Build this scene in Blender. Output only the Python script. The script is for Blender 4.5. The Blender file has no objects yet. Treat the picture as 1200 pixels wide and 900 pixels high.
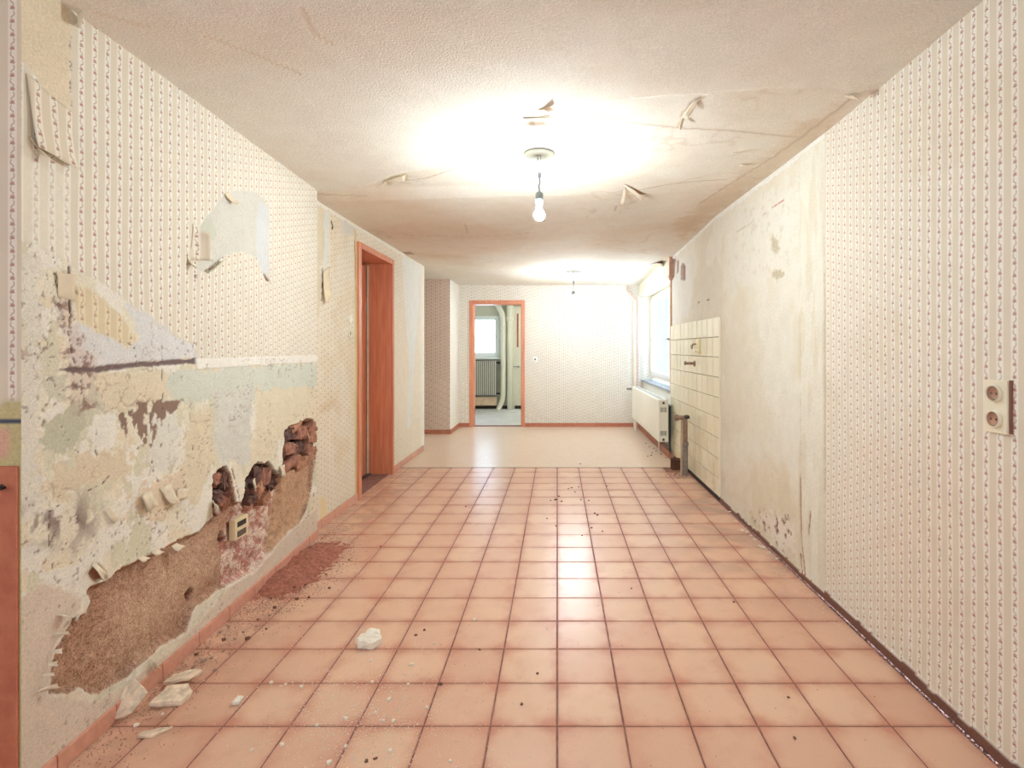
import bpy, math, random
import numpy as np
from mathutils import Vector, Matrix, Euler

SC = bpy.context.scene
COL = SC.collection
RNG = random.Random(7)

# ------------------------------------------------------------------ camera
# one-point perspective, wide lens, vanishing point right of and above the centre
F = 612.0; VX, VY = 653.0, 408.0; CH = 1.25
cam = bpy.data.cameras.new('camera'); cam_o = bpy.data.objects.new('camera', cam); COL.objects.link(cam_o)
cam.sensor_fit = 'HORIZONTAL'; cam.sensor_width = 36.0; cam.lens = F / 1200 * 36
cam.shift_x = -(VX - 600) / 1200; cam.shift_y = -(450 - VY) / 1200
cam.clip_start = 0.05
cam_o.location = (0, 0, CH); cam_o.rotation_euler = (math.pi / 2, 0, 0)
SC.camera = cam_o

# ------------------------------------------------------------------ world, exposure
W = bpy.data.worlds.new('overcast_sky'); SC.world = W; W.use_nodes = True
bg = W.node_tree.nodes['Background']
bg.inputs[0].default_value = (0.64, 0.81, 1.0, 1); bg.inputs[1].default_value = 6.0
SC.view_settings.view_transform = 'Standard'; SC.view_settings.look = 'None'
SC.view_settings.gamma = 1.0; SC.view_settings.use_curve_mapping = False
SC.view_settings.exposure = 0.90
SC.cycles.max_bounces = 8; SC.cycles.diffuse_bounces = 5
BULB1, BULB2, FILL_BACK, FILL_ROOM2 = 680.0, 780.0, 225.0, 420.0        # radiance of the bare bulbs: middle, far, then two added unseen fills, behind the viewer and in the second room
def portal(name, loc, rot, sx, sy):
    l = bpy.data.lights.new(name, 'AREA'); l.shape = 'RECTANGLE'; l.size = sx; l.size_y = sy
    l.cycles.is_portal = True
    o = bpy.data.objects.new(name, l); COL.objects.link(o); o.location = loc; o.rotation_euler = rot
portal('sky_portal', (1.66, 7.2, 1.42), (0, math.pi / 2, 0), 1.3, 2.1)
portal('sky_portal', (-1.53, 10.97, 1.49), (-math.pi / 2, 0, 0), .7, .9)
portal('sky_portal', (-.75, -2.36, 1.45), (math.pi / 2, 0, 0), 1.5, 1.4)

# ------------------------------------------------------------------ colour and noise helpers
def S(r, g, b):
    f = lambda c: ((c / 255 + .055) / 1.055) ** 2.4 if c > 10 else c / 255 / 12.92
    return np.array([f(r), f(g), f(b)])
def S4(r, g, b):
    return tuple(S(r, g, b)) + (1.0,)
_LAT = {}
def vnoise(x, y, freq, seed=0):
    if seed not in _LAT: _LAT[seed] = np.random.RandomState(seed + 11).rand(256, 256)
    L = _LAT[seed]; x = x * freq + 17.3; y = y * freq + 5.1
    xi = np.floor(x).astype(int); yi = np.floor(y).astype(int)
    fx = x - xi; fy = y - yi; fx = fx * fx * (3 - 2 * fx); fy = fy * fy * (3 - 2 * fy)
    a = L[xi & 255, yi & 255]; b = L[(xi + 1) & 255, yi & 255]; c = L[xi & 255, (yi + 1) & 255]; d = L[(xi + 1) & 255, (yi + 1) & 255]
    return (a * (1 - fx) + b * fx) * (1 - fy) + (c * (1 - fx) + d * fx) * fy
def fbm(x, y, freq, octv=4, seed=0):
    t = 0; a = .5; n = 0
    for i in range(octv):
        t = t + a * vnoise(x, y, freq * 2 ** i, seed + i); n += a; a *= .5
    return t / n
def sstep(a, b, x):
    t = np.clip((x - a) / (b - a), 0, 1); return t * t * (3 - 2 * t)
def polysd(U, V, pts, margin=.12):
    """signed distance (positive inside) of the points to a polygon; -margin beyond its box"""
    P = np.array(pts, float); out = np.full(U.shape, -margin)
    sel = (U > P[:, 0].min() - margin) & (U < P[:, 0].max() + margin) & (V > P[:, 1].min() - margin) & (V < P[:, 1].max() + margin)
    u = U[sel]; v = V[sel]
    if u.size == 0: return out
    d = np.full(u.shape, 1e9); ins = np.zeros(u.shape, bool); n = len(P)
    for i in range(n):
        ax, ay = P[i]; bx, by = P[(i + 1) % n]; ex, ey = bx - ax, by - ay
        t = np.clip(((u - ax) * ex + (v - ay) * ey) / (ex * ex + ey * ey + 1e-12), 0, 1)
        d = np.minimum(d, (u - ax - t * ex) ** 2 + (v - ay - t * ey) ** 2)
        if abs(ey) > 1e-12:
            c = ((ay > v) != (by > v)) & (u < ex * (v - ay) / ey + ax); ins ^= c
    d = np.sqrt(d); out[sel] = np.where(ins, d, -d); return out
def linedist(U, V, pts, margin=.1):
    P = np.array(pts, float); out = np.full(U.shape, margin)
    sel = (U > P[:, 0].min() - margin) & (U < P[:, 0].max() + margin) & (V > P[:, 1].min() - margin) & (V < P[:, 1].max() + margin)
    u = U[sel]; v = V[sel]; d = np.full(u.shape, 1e9)
    for i in range(len(P) - 1):
        ax, ay = P[i]; bx, by = P[i + 1]; ex, ey = bx - ax, by - ay
        t = np.clip(((u - ax) * ex + (v - ay) * ey) / (ex * ex + ey * ey + 1e-12), 0, 1)
        d = np.minimum(d, (u - ax - t * ex) ** 2 + (v - ay - t * ey) ** 2)
    out[sel] = np.sqrt(d) if u.size else 0; return out

# ------------------------------------------------------------------ object helpers
def tag(o, label=None, cat=None, group=None, kind=None):
    if label: o['label'] = label
    if cat: o['category'] = cat
    if group: o['group'] = group
    if kind: o['kind'] = kind
    return o
def empty(name, loc=(0, 0, 0), rot=(0, 0, 0)):
    o = bpy.data.objects.new(name, None); COL.objects.link(o); o.location = loc; o.rotation_euler = rot
    o.empty_display_size = .05; return o
def mesh_obj(name, me, mat, parent=None):
    o = bpy.data.objects.new(name, me); COL.objects.link(o)
    if mat is not None and not me.materials: me.materials.append(mat)
    if parent is not None: o.parent = parent
    return o
class MB:
    def __init__(s): s.v = []; s.f = []; s.sm = []
    def add(s, vs, fs, smooth=False):
        b = len(s.v); s.v += [tuple(p) for p in vs]; s.f += [tuple(i + b for i in f) for f in fs]; s.sm += [smooth] * len(fs); return s
    def box(s, x0, x1, y0, y1, z0, z1):
        v = [(x, y, z) for z in (z0, z1) for y in (y0, y1) for x in (x0, x1)]
        return s.add(v, [(0, 2, 3, 1), (4, 5, 7, 6), (0, 1, 5, 4), (2, 6, 7, 3), (0, 4, 6, 2), (1, 3, 7, 5)])
    def tube(s, pts, r, n=12, caps=True):
        P = [Vector(p) for p in pts]; rings = []; up = None
        R = r if isinstance(r, (list, tuple)) else [r] * len(P)
        for i, p in enumerate(P):
            t = (P[min(i + 1, len(P) - 1)] - P[max(i - 1, 0)]).normalized()
            if up is None: up = t.orthogonal().normalized()
            up = (up - t * up.dot(t)); up = up.normalized() if up.length > 1e-6 else t.orthogonal().normalized()
            w = t.cross(up)
            rings.append([p + (up * math.cos(2 * math.pi * k / n) + w * math.sin(2 * math.pi * k / n)) * R[i] for k in range(n)])
        vs = [q for rg in rings for q in rg]; fs = []
        for i in range(len(P) - 1):
            for k in range(n):
                fs.append((i * n + k, i * n + (k + 1) % n, (i + 1) * n + (k + 1) % n, (i + 1) * n + k))
        s.add(vs, fs, True)
        if caps:
            s.add(rings[0], [tuple(reversed(range(n)))]); s.add(rings[-1], [tuple(range(n))])
        return s
    def lathe(s, prof, n=24, axis='Z', o=(0, 0, 0)):
        vs = []; fs = []; m = len(prof)
        for k in range(n):
            a = 2 * math.pi * k / n
            for r, h in prof:
                p = (r * math.cos(a), r * math.sin(a), h)
                if axis == 'X': p = (h, r * math.cos(a), r * math.sin(a))
                if axis == 'Y': p = (r * math.sin(a), h, r * math.cos(a))
                vs.append((p[0] + o[0], p[1] + o[1], p[2] + o[2]))
        for k in range(n):
            for i in range(m - 1):
                a = k * m + i; b = ((k + 1) % n) * m + i
                fs.append((a, b, b + 1, a + 1))
        return s.add(vs, fs, True)
    def build(s, name, mat, parent=None, bevel=0, sharp=True):
        me = bpy.data.meshes.new(name); me.from_pydata(s.v, [], s.f); me.update()
        me.polygons.foreach_set('use_smooth', s.sm)
        o = mesh_obj(name, me, mat, parent)
        if bevel:
            m = o.modifiers.new('edge', 'BEVEL'); m.width = bevel; m.segments = 2; m.limit_method = 'ANGLE'; m.angle_limit = .7
        return o
def bend(pts, r=.05, n=5):
    """rounds the corners of a polyline"""
    P = [Vector(p) for p in pts]; out = [P[0]]
    for i in range(1, len(P) - 1):
        a = (P[i - 1] - P[i]); b = (P[i + 1] - P[i]); rr = min(r, a.length * .45, b.length * .45)
        A = P[i] + a.normalized() * rr; B = P[i] + b.normalized() * rr
        for k in range(n + 1):
            t = k / n; out.append(A * (1 - t) ** 2 + P[i] * 2 * t * (1 - t) + B * t * t)
    return out + [P[-1]]

# ------------------------------------------------------------------ material helpers
class NT:
    def __init__(s, name):
        s.m = bpy.data.materials.new(name); s.m.use_nodes = True; s.t = s.m.node_tree
        s.b = s.t.nodes['Principled BSDF']; s.o = s.t.nodes['Material Output']
    def n(s, typ, **kw):
        nd = s.t.nodes.new(typ)
        for k, v in kw.items(): setattr(nd, k, v)
        return nd
    def l(s, a, b): s.t.links.new(a, b)
    def setv(s, sock, v):
        if hasattr(v, 'is_linked') or isinstance(v, bpy.types.NodeSocket): s.l(v, sock)
        else: sock.default_value = v
    def math(s, op, a, b=None, c=None, clamp=False):
        nd = s.n('ShaderNodeMath', operation=op); nd.use_clamp = clamp
        s.setv(nd.inputs[0], a)
        if b is not None: s.setv(nd.inputs[1], b)
        if c is not None: s.setv(nd.inputs[2], c)
        return nd.outputs[0]
    def mix(s, fac, a, b):
        nd = s.n('ShaderNodeMix', data_type='RGBA'); s.setv(nd.inputs[0], fac); s.setv(nd.inputs[6], a); s.setv(nd.inputs[7], b); return nd.outputs[2]
    def mul(s, a, b, fac=1.0):
        nd = s.n('ShaderNodeMix', data_type='RGBA', blend_type='MULTIPLY'); s.setv(nd.inputs[0], fac); s.setv(nd.inputs[6], a); s.setv(nd.inputs[7], b); return nd.outputs[2]
    def rng(s, v, a, b, c=0.0, d=1.0, smooth=True):
        nd = s.n('ShaderNodeMapRange'); nd.interpolation_type = 'SMOOTHSTEP' if smooth else 'LINEAR'
        s.setv(nd.inputs[0], v)
        for i, q in enumerate((a, b, c, d)): nd.inputs[i + 1].default_value = q
        return nd.outputs[0]
    def noise(s, vec, scale, detail=3, rough=.55):
        nd = s.n('ShaderNodeTexNoise'); nd.inputs['Scale'].default_value = scale; nd.inputs['Detail'].default_value = detail; nd.inputs['Roughness'].default_value = rough
        if vec is not None: s.l(vec, nd.inputs['Vector'])
        return nd.outputs[0]
    def bump(s, h, strength, dist=.01):
        nd = s.n('ShaderNodeBump'); nd.inputs['Strength'].default_value = strength; nd.inputs['Distance'].default_value = dist
        s.l(h, nd.inputs['Height']); s.l(nd.outputs[0], s.b.inputs['Normal']); return nd
def gp(nt): return nt.n('ShaderNodeNewGeometry').outputs['Position']
def plain(name, col, rough=.5, metal=0, var=.08, nscale=14, bump=0, bscale=80):
    nt = NT(name); g = nt.n('ShaderNodeTexCoord').outputs['Object']
    n = nt.noise(g, nscale, 4); c = np.array(col)
    a = tuple(np.clip(c * (1 - var), 0, 1)) + (1,); b = tuple(np.clip(c * (1 + var), 0, 1)) + (1,)
    nt.l(nt.mix(nt.rng(n, .3, .7), a, b), nt.b.inputs['Base Color'])
    nt.b.inputs['Roughness'].default_value = rough; nt.b.inputs['Metallic'].default_value = metal
    if bump: nt.bump(nt.noise(g, bscale, 3), bump, .002)
    return nt.m
MOTIF = [(0, 0, 2.8, 0), (3.8, 2.6, 2.1, 0), (-3.6, 3.8, 2.0, 1), (2.6, -4.0, 2.0, 1), (-4.2, -1.6, 2.2, 0), (6.0, -1.6, 1.7, 1), (.6, 5.8, 1.7, 0),
         (3.6, 10, 1.7, 1), (1.2, 13, 1.7, 0), (-2.2, 15.6, 1.7, 1), (-4.6, 19, 1.8, 0), (-5.4, 23.6, 1.6, 1), (-3.2, 26.6, 1.5, 0)]
def wallpaper(nt, axis, white, band, pink, olive, phase=0.0, k=1.0):
    """striped paper with a vine of small flowers; returns its colour socket. axis 0: runs along x, 1: along y"""
    sep = nt.n('ShaderNodeSeparateXYZ'); nt.l(gp(nt), sep.inputs[0])
    u = nt.math('MULTIPLY', sep.outputs[axis], k); v = nt.math('MULTIPLY', sep.outputs[2], k)
    fu = nt.math('SUBTRACT', nt.math('FRACT', nt.math('MULTIPLY_ADD', u, 20.0, phase)), .5)      # -.5 .. .5, period 50 mm
    col_i = nt.math('FLOOR', nt.math('MULTIPLY_ADD', u, 20.0, phase))
    mu = nt.math('MULTIPLY', fu, 50.0)
    v2 = nt.math('MULTIPLY_ADD', col_i, .0231, v)
    vv = nt.math('MULTIPLY', v2, 1 / .037)
    mv = nt.math('MULTIPLY_ADD', nt.math('FRACT', vv), 37.0, -8.0)
    flip = nt.math('MULTIPLY_ADD', nt.math('MODULO', nt.math('FLOOR', vv), 2.0), -2.0, 1.0)      # every other sprig is mirrored
    cmb = nt.n('ShaderNodeCombineXYZ'); nt.l(nt.math('MULTIPLY', mu, flip), cmb.inputs[0]); nt.l(mv, cmb.inputs[1])
    acc = [None, None]
    for (x, y, r, k) in MOTIF:
        d = nt.n('ShaderNodeVectorMath', operation='DISTANCE'); nt.l(cmb.outputs[0], d.inputs[0]); d.inputs[1].default_value = (x, y, 0)
        q = nt.math('SUBTRACT', d.outputs['Value'], r)
        acc[k] = q if acc[k] is None else nt.math('MINIMUM', acc[k], q)
    au = nt.math('ABSOLUTE', mu)
    inband = nt.rng(au, 12.0, 13.0)
    hatch = nt.math('SINE', nt.math('ADD', nt.math('MULTIPLY', v, 1100.0), nt.math('MULTIPLY', nt.math('ABSOLUTE', nt.math('SUBTRACT', au, 19.0)), 1.2)))
    bandc = nt.mix(nt.rng(hatch, -.6, .6), tuple(band * .9) + (1,), tuple(np.minimum(band * 1.1, 1)) + (1,))
    edge = nt.math('LESS_THAN', nt.math('ABSOLUTE', nt.math('SUBTRACT', au, 12.6)), .55)
    c = nt.mix(inband, tuple(white) + (1,), bandc)
    c = nt.mix(nt.math('MULTIPLY', edge, .35), c, tuple(band * .8) + (1,))
    c = nt.mix(nt.rng(acc[1], .5, -.4), c, tuple(olive) + (1,))
    c = nt.mix(nt.rng(acc[0], .5, -.4), c, tuple(pink) + (1,))
    return c
PW = (S(240, 237, 227), S(226, 217, 199), S(190, 120, 114), S(166, 154, 122))

def wall_mat(name, axis=1, cols=PW, rough=.85, chip=False, phase=0.0, k=1.0):
    """painted/papered wall: colour attribute 'col' for bare layers, attribute 'paper' 0..1 where wallpaper is"""
    nt = NT(name)
    ca = nt.n('ShaderNodeAttribute', attribute_name='col').outputs['Color']
    pa = nt.n('ShaderNodeAttribute', attribute_name='paper').outputs['Fac']
    p = gp(nt); fine = nt.noise(p, 160, 3); mid = nt.noise(p, 9, 4)
    bare = nt.mul(ca, nt.mix(nt.rng(fine, .25, .75), (.86, .86, .86, 1), (1.08, 1.08, 1.08, 1)))
    gr = nt.n('ShaderNodeAttribute', attribute_name='grain').outputs['Fac']; sp = nt.noise(p, 210, 2)      # open grain of the bared render
    bare = nt.mul(bare, nt.mix(nt.math('MULTIPLY', gr, nt.rng(sp, .54, .64)), (1, 1, 1, 1), (.50, .42, .38, 1)))
    bare = nt.mul(bare, nt.mix(nt.math('MULTIPLY', gr, nt.rng(sp, .46, .36)), (1, 1, 1, 1), (1.28, 1.28, 1.28, 1)))
    if chip:
        c = bare
    else:
        wp = wallpaper(nt, axis, *cols, phase=phase, k=k)
        wp = nt.mul(wp, ca)
        c = nt.mix(pa, bare, wp)
    c = nt.mul(c, nt.mix(nt.rng(mid, .3, .7), (.955, .95, .945, 1), (1.0, 1.0, 1.0, 1)))
    nt.l(c, nt.b.inputs['Base Color']); nt.b.inputs['Roughness'].default_value = rough
    nt.b.inputs['Specular IOR Level'].default_value = .25
    if chip:
        h = nt.math('MULTIPLY', nt.math('ADD', nt.noise(p, 120, 2), nt.math('MULTIPLY', nt.noise(p, 260, 2), .5)), nt.math('MULTIPLY_ADD', pa, .9, .1))
        nt.bump(h, .45, .008)
    else:
        h = nt.math('MULTIPLY', nt.noise(p, 220, 3), nt.math('MULTIPLY_ADD', pa, -.75, 1.0))
        nt.bump(h, .35, .004)
    return nt.m

def sheet(name, U, V, pos, col, paper, mat, parent=None, cut=None, flip=False, grain=None):
    """grid mesh; U, V 1-D coordinates, pos (nu,nv,3), col (nu,nv,3), paper (nu,nv); cut(uc,vc) drops faces"""
    nu, nv = len(U), len(V)
    idx = np.arange(nu * nv).reshape(nu, nv)
    q = np.stack([idx[:-1, :-1], idx[1:, :-1], idx[1:, 1:], idx[:-1, 1:]], -1).reshape(-1, 4)
    if flip: q = q[:, ::-1]
    if cut is not None:
        uc, vc = np.meshgrid((U[1:] + U[:-1]) / 2, (V[1:] + V[:-1]) / 2, indexing='ij')
        q = q[~cut(uc, vc).reshape(-1)]
    me = bpy.data.meshes.new(name)
    me.vertices.add(nu * nv); me.vertices.foreach_set('co', pos.reshape(-1).astype(np.float32))
    me.loops.add(q.size); me.loops.foreach_set('vertex_index', q.reshape(-1).astype(np.int32))
    me.polygons.add(len(q)); me.polygons.foreach_set('loop_start', np.arange(0, q.size, 4, dtype=np.int32))
    try: me.polygons.foreach_set('loop_total', np.full(len(q), 4, dtype=np.int32))
    except Exception: pass
    me.update(calc_edges=True)
    a = me.attributes.new('col', 'FLOAT_COLOR', 'POINT')
    c4 = np.ones((nu * nv, 4), np.float32); c4[:, :3] = np.clip(col.reshape(-1, 3), 0, 1); a.data.foreach_set('color', c4.reshape(-1))
    b = me.attributes.new('paper', 'FLOAT', 'POINT'); b.data.foreach_set('value', np.clip(paper, 0, 1).reshape(-1).astype(np.float32))
    if grain is not None:
        g = me.attributes.new('grain', 'FLOAT', 'POINT'); g.data.foreach_set('value', np.clip(grain, 0, 1).reshape(-1).astype(np.float32))
    me.validate()
    return mesh_obj(name, me, mat, parent)

class Paint:
    """layers of paint, paper and plaster on a wall grid, in wall metres"""
    def __init__(s, U, V):
        s.U, s.V = np.meshgrid(U, V, indexing='ij')
        s.col = np.ones(s.U.shape + (3,)); s.paper = np.ones(s.U.shape); s.grain = None; s.h = np.zeros(s.U.shape)
        s.n1 = fbm(s.U, s.V, 14, 4, 1) - .5; s.n2 = fbm(s.U, s.V, 60, 3, 9) - .5
    def wob(s, amp): return (s.n1 * 1.6 + s.n2 * 1.3) * amp
    def mask(s, pts, amp=.02, soft=.004):
        return sstep(-soft, soft, polysd(s.U, s.V, pts) + s.wob(amp))
    def lay(s, m, col=None, paper=None, h=None):
        if col is not None: s.col = s.col * (1 - m[..., None]) + np.array(col) * m[..., None]
        if paper is not None: s.paper = s.paper * (1 - m) + paper * m
        if h is not None: s.h = s.h * (1 - m) + h * m
    def tint(s, m, mulc): s.col = s.col * (1 - m[..., None] * (1 - np.array(mulc)))
    def line(s, pts, w=.0025, col=None, depth=-.003, amp=.006):
        d = linedist(s.U, s.V, pts) + np.abs(s.wob(amp)) * .5
        m = 1 - sstep(w * .5, w, d)
        if col is not None: s.lay(m, col=col, paper=0)
        s.h = s.h + depth * m
        return m

# ------------------------------------------------------------------ mapping of places seen in the photograph onto the real planes
LA, LB = -1.385, -.058                      # near left wall: x = LA + LB*y (it runs slightly out of square)
def XL(y): return LA + LB * y
def L(px, py):
    y = LA / ((px - VX) / F - LB); return (y, CH + (VY - py) * y / F)
XR = 1.335
def Rw(px, py):
    y = XR * F / (px - VX); return (y, CH + (VY - py) * y / F)
XD = -1.645
def Dw(px, py):
    y = XD * F / (px - VX); return (y, CH + (VY - py) * y / F)
def Ce(px, py, z=2.29):
    y = (z - CH) * F / (VY - py); return ((px - VX) * y / F, y)
def Fl(px, py, z=0.0):
    y = (CH - z) * F / (py - VY); return ((px - VX) * y / F, y)
YN = 1.43; YS = 3.45; YF = 8.3
def zceil(x, y):
    l = np.interp(y, [-2, 1.5, 3.42, 3.6, 6.4, 8.3], [2.28, 2.28, 2.297, 2.256, 2.262, 2.246])
    r = np.interp(y, [-2, 1.6, 2.65, 3.4, 4.4, 5.8, 8.3], [2.35, 2.345, 2.325, 2.338, 2.36, 2.315, 2.25])
    t = np.clip((x + 1.6) / 2.94, 0, 1); return l * (1 - t) + r * t

# ================================================================== STRUCTURE
def struct(o): return tag(o, kind='structure')
M_LEFT = wall_mat('striped_floral_paper_y', 1)
M_X = wall_mat('striped_floral_paper_x', 0, phase=.3)
M_FARW = wall_mat('small_floral_paper', 0, cols=(S(236, 233, 224), S(226, 217, 202), S(176, 142, 128), S(176, 166, 138)), k=.75)
M_PILLAR = wall_mat('rosy_dotted_paper', 0, cols=(S(222, 202, 188), S(212, 190, 172), S(140, 92, 80), S(148, 112, 94)), phase=.1, k=.75)
M_DOORW = wall_mat('cream_floral_paper_y', 1, cols=(S(238, 233, 218), S(231, 220, 200), S(184, 146, 130), S(174, 162, 132)), k=.9)
M_CEIL = wall_mat('ceiling_coat', 0, chip=True)
M_WHITE = plain('matt_white_paint', S(236, 232, 222), .8, var=.03)
M_CREAM = plain('cream_gloss_paint', S(232, 226, 206), .45, var=.03)

# ---- floor
P = .2213; TG = .0058; TY0 = 1.9495
nt = NT('terracotta_tile')
oc = nt.n('ShaderNodeTexCoord').outputs['Object']; oi = nt.n('ShaderNodeObjectInfo'); pw = gp(nt)
sp = nt.n('ShaderNodeSeparateXYZ'); nt.l(oc, sp.inputs[0])
ex = nt.math('POWER', nt.math('MULTIPLY', nt.math('ABSOLUTE', sp.outputs[0]), 2 / P), 3.0)
ey = nt.math('POWER', nt.math('MULTIPLY', nt.math('ABSOLUTE', sp.outputs[1]), 2 / P), 3.0)
flash = nt.math('ADD', nt.math('ADD', ex, ey), nt.math('MULTIPLY_ADD', nt.noise(pw, 9, 4), 2.4, -1.15))
c = nt.mix(nt.rng(flash, .0, 1.7), S4(228, 190, 162), S4(200, 136, 112))
c = nt.mix(nt.math('MULTIPLY', oi.outputs['Random'], .42), c, S4(206, 150, 128))
c = nt.mul(c, nt.mix(nt.rng(nt.noise(pw, 240, 2), .3, .7), (.955, .955, .955, 1), (1.03, 1.03, 1.03, 1)))
pos = nt.n('ShaderNodeSeparateXYZ'); nt.l(pw, pos.inputs[0])
# trodden-in grime along the right wall and plaster dust along the left wall
g1 = nt.math('MULTIPLY', nt.rng(pos.outputs[0], .55, 1.25), nt.rng(nt.noise(pw, 3.1, 4), .42, .62))
g1 = nt.math('MULTIPLY', g1, nt.rng(pos.outputs[1], 2.2, 3.0))
c = nt.mix(nt.math('MULTIPLY', g1, .42), c, S4(132, 92, 84))
g2 = nt.math('MULTIPLY', nt.rng(pos.outputs[0], -1.05, -1.5), nt.rng(nt.noise(pw, 11, 5), .38, .6))
c = nt.mix(nt.math('MULTIPLY', g2, .6), c, S4(178, 138, 112))
nt.l(c, nt.b.inputs['Base Color'])
nt.l(nt.rng(nt.noise(pw, 3, 3), .3, .7, .29, .32), nt.b.inputs['Roughness'])
nt.b.inputs['Specular IOR Level'].default_value = .65
nt.bump(nt.noise(pw, 14, 2), .04, .004)
M_TILE = nt.m
nt = NT('dark_grout'); pw = gp(nt)
nt.l(nt.mix(nt.rng(nt.noise(pw, 30, 4), .3, .7), S4(126, 90, 82), S4(158, 118, 106)), nt.b.inputs['Base Color']); nt.b.inputs['Roughness'].default_value = .9
M_GROUT = nt.m
nt = NT('worn_vinyl'); pw = gp(nt)
ck = nt.n('ShaderNodeTexVoronoi'); ck.inputs['Scale'].default_value = 22; nt.l(pw, ck.inputs['Vector'])
vc = nt.mix(nt.rng(ck.outputs['Distance'], .2, .6), S4(228, 206, 186), S4(222, 198, 176))
c = nt.mix(nt.rng(nt.noise(pw, 6, 5), .35, .7), vc, S4(222, 196, 172))
c = nt.mul(c, nt.mix(nt.rng(nt.noise(pw, 60, 3), .3, .7), (.92, .92, .92, 1), (1.04, 1.04, 1.04, 1)))
nt.l(c, nt.b.inputs['Base Color']); nt.l(nt.rng(nt.noise(pw, 9, 4), .3, .7, .285, .32), nt.b.inputs['Roughness']); nt.b.inputs['Specular IOR Level'].default_value = .65
nt.bump(nt.noise(pw, 20, 2), .04, .004)
M_VINYL = nt.m
floor = struct(MB().box(-2.95, 1.6, -2.3, YF + .22, -.12, -.0035).build('floor', M_GROUT))
YT1 = TY0 + 16 * P - .03
vin = MB().box(-2.65, 1.36, YT1 + .012, YF + .01, -.005, .0015).build('vinyl_sheet', M_VINYL, floor)
MB().box(-1.64, 1.20, YT1 - .004, YT1 + .010, -.006, .0005).build('joint_strip', plain('blackened_joint', S(92, 70, 62), .8), floor)
def tile_mesh(w, d, th=.008, bev=.0022):
    def ring(ix, iy, z): return [(-w / 2 + ix, -d / 2 + iy, z), (w / 2 - ix, -d / 2 + iy, z), (w / 2 - ix, d / 2 - iy, z), (-w / 2 + ix, d / 2 - iy, z)]
    v = ring(0, 0, -th) + ring(0, 0, -bev) + ring(bev, bev, 0); f = []
    for r in (0, 4):
        for k in range(4): f.append((r + k, r + (k + 1) % 4, r + 4 + (k + 1) % 4, r + 4 + k))
    f.append((8, 9, 10, 11))
    me = bpy.data.meshes.new('tile'); me.from_pydata(v, [], f); me.update(); me.materials.append(M_TILE); return me
_tm = {}
def floor_tile(x0, x1, y0, y1):
    key = (round(x1 - x0, 4), round(y1 - y0, 4))
    if key not in _tm: _tm[key] = tile_mesh(x1 - x0 - TG, y1 - y0 - TG)
    o = bpy.data.objects.new('tile', _tm[key]); COL.objects.link(o); o.parent = floor
    o.location = ((x0 + x1) / 2, (y0 + y1) / 2, RNG.uniform(-.0006, .0004)); o.rotation_euler = (RNG.uniform(-.002, .002), RNG.uniform(-.002, .002), RNG.uniform(-.002, .002))
for j in range(-5, 17):
    y0 = TY0 + (j - 1) * P; y1 = y0 + P
    if y0 > YT1 - .02: continue
    y1 = min(y1, YT1)
    for i in range(-8, 6 if y0 < 5.05 else 5):
        x0 = i * P; x1 = x0 + P
        if i == -8: x0 = -1.67
        if i == -8 and y1 < 3.3: continue
        floor_tile(x0, min(x1, 1.318), y0, y1)
m = MB()                                   # the field behind the viewer, one part
for j in range(-18, -5):
    for i in range(-13, 6):
        m.box(i * P + TG / 2, (i + 1) * P - TG / 2, TY0 + (j - 1) * P + TG / 2, TY0 + j * P - TG / 2, -.008, 0)
tag(m.build('tile_field', M_TILE, floor), kind='stuff')
m = MB()
for j in range(-5, -2):
    for i in range(-13, -8): m.box(i * P + TG / 2, (i + 1) * P - TG / 2, TY0 + (j - 1) * P + TG / 2, min(TY0 + j * P - TG / 2, 1.44), -.008, 0)
tag(m.build('tile_field', M_TILE, floor), kind='stuff')

# ---- ceiling: woodchip paper near, torn off to stained plaster further back
Ux = np.concatenate([np.linspace(-2.95, -1.72, 12), np.arange(-1.70, 1.42, .012), [1.45, 1.6]])
Vy = np.concatenate([np.linspace(-2.3, .95, 14), np.arange(1.0, 4.4, .012), np.arange(4.4, 8.33, .022), [8.52]])
pt = Paint(Ux, Vy); pt.paper[:] = 0
pt.col[:] = S(234, 228, 216)
zc = zceil(pt.U, pt.V)
cpap = [Ce(*q) for q in [(372, 224), (425, 222), (440, 214), (470, 205), (520, 197), (560, 190), (585, 150), (640, 140), (690, 128), (740, 122), (830, 118), (905, 112), (960, 113), (1010, 121), (1012, 121)]]
cpap = cpap + [(1.7, 2.2), (1.7, -2.6), (-3.2, -2.6), (-3.2, 3.45)]
m = pt.mask(cpap, .02, .006)
pt.lay(m, col=S(236, 230, 219), paper=1, h=-.005)
br = 1 - m
big = fbm(pt.U, pt.V, 1.7, 5, 21)
pt.tint(br * sstep(.42, .62, big) * .8, (.97, .935, .90))
def cblob(pts, soft, mulc, amp=.1):
    pt.tint(sstep(-soft, soft, polysd(pt.U, pt.V, [Ce(*q) for q in pts], .6) + pt.wob(amp)) * br, mulc)
cblob([(375, 228), (470, 222), (560, 262), (640, 280), (560, 300), (480, 300), (420, 265)], .16, (.95, .885, .83))
cblob([(1000, 125), (960, 170), (870, 240), (800, 285), (790, 270), (850, 225), (930, 160)], .07, (.92, .84, .76))
cblob([(700, 275), (840, 262), (800, 290), (760, 300), (690, 292)], .12, (.96, .91, .86))
cblob([(440, 285), (560, 300), (560, 310), (490, 305)], .15, (.94, .89, .85))
pt.tint(m * sstep(.48, .7, fbm(pt.U, pt.V, 2.2, 4, 33)) * .5, (.95, .90, .85))
cr = 1 - sstep(.006, .02, np.abs(fbm(pt.U, pt.V, 2.3, 4, 44) - .5))
pt.tint(cr * br * sstep(.5, .62, fbm(pt.U, pt.V, 3.3, 3, 51)) * .45, (.8, .72, .65))
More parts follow.
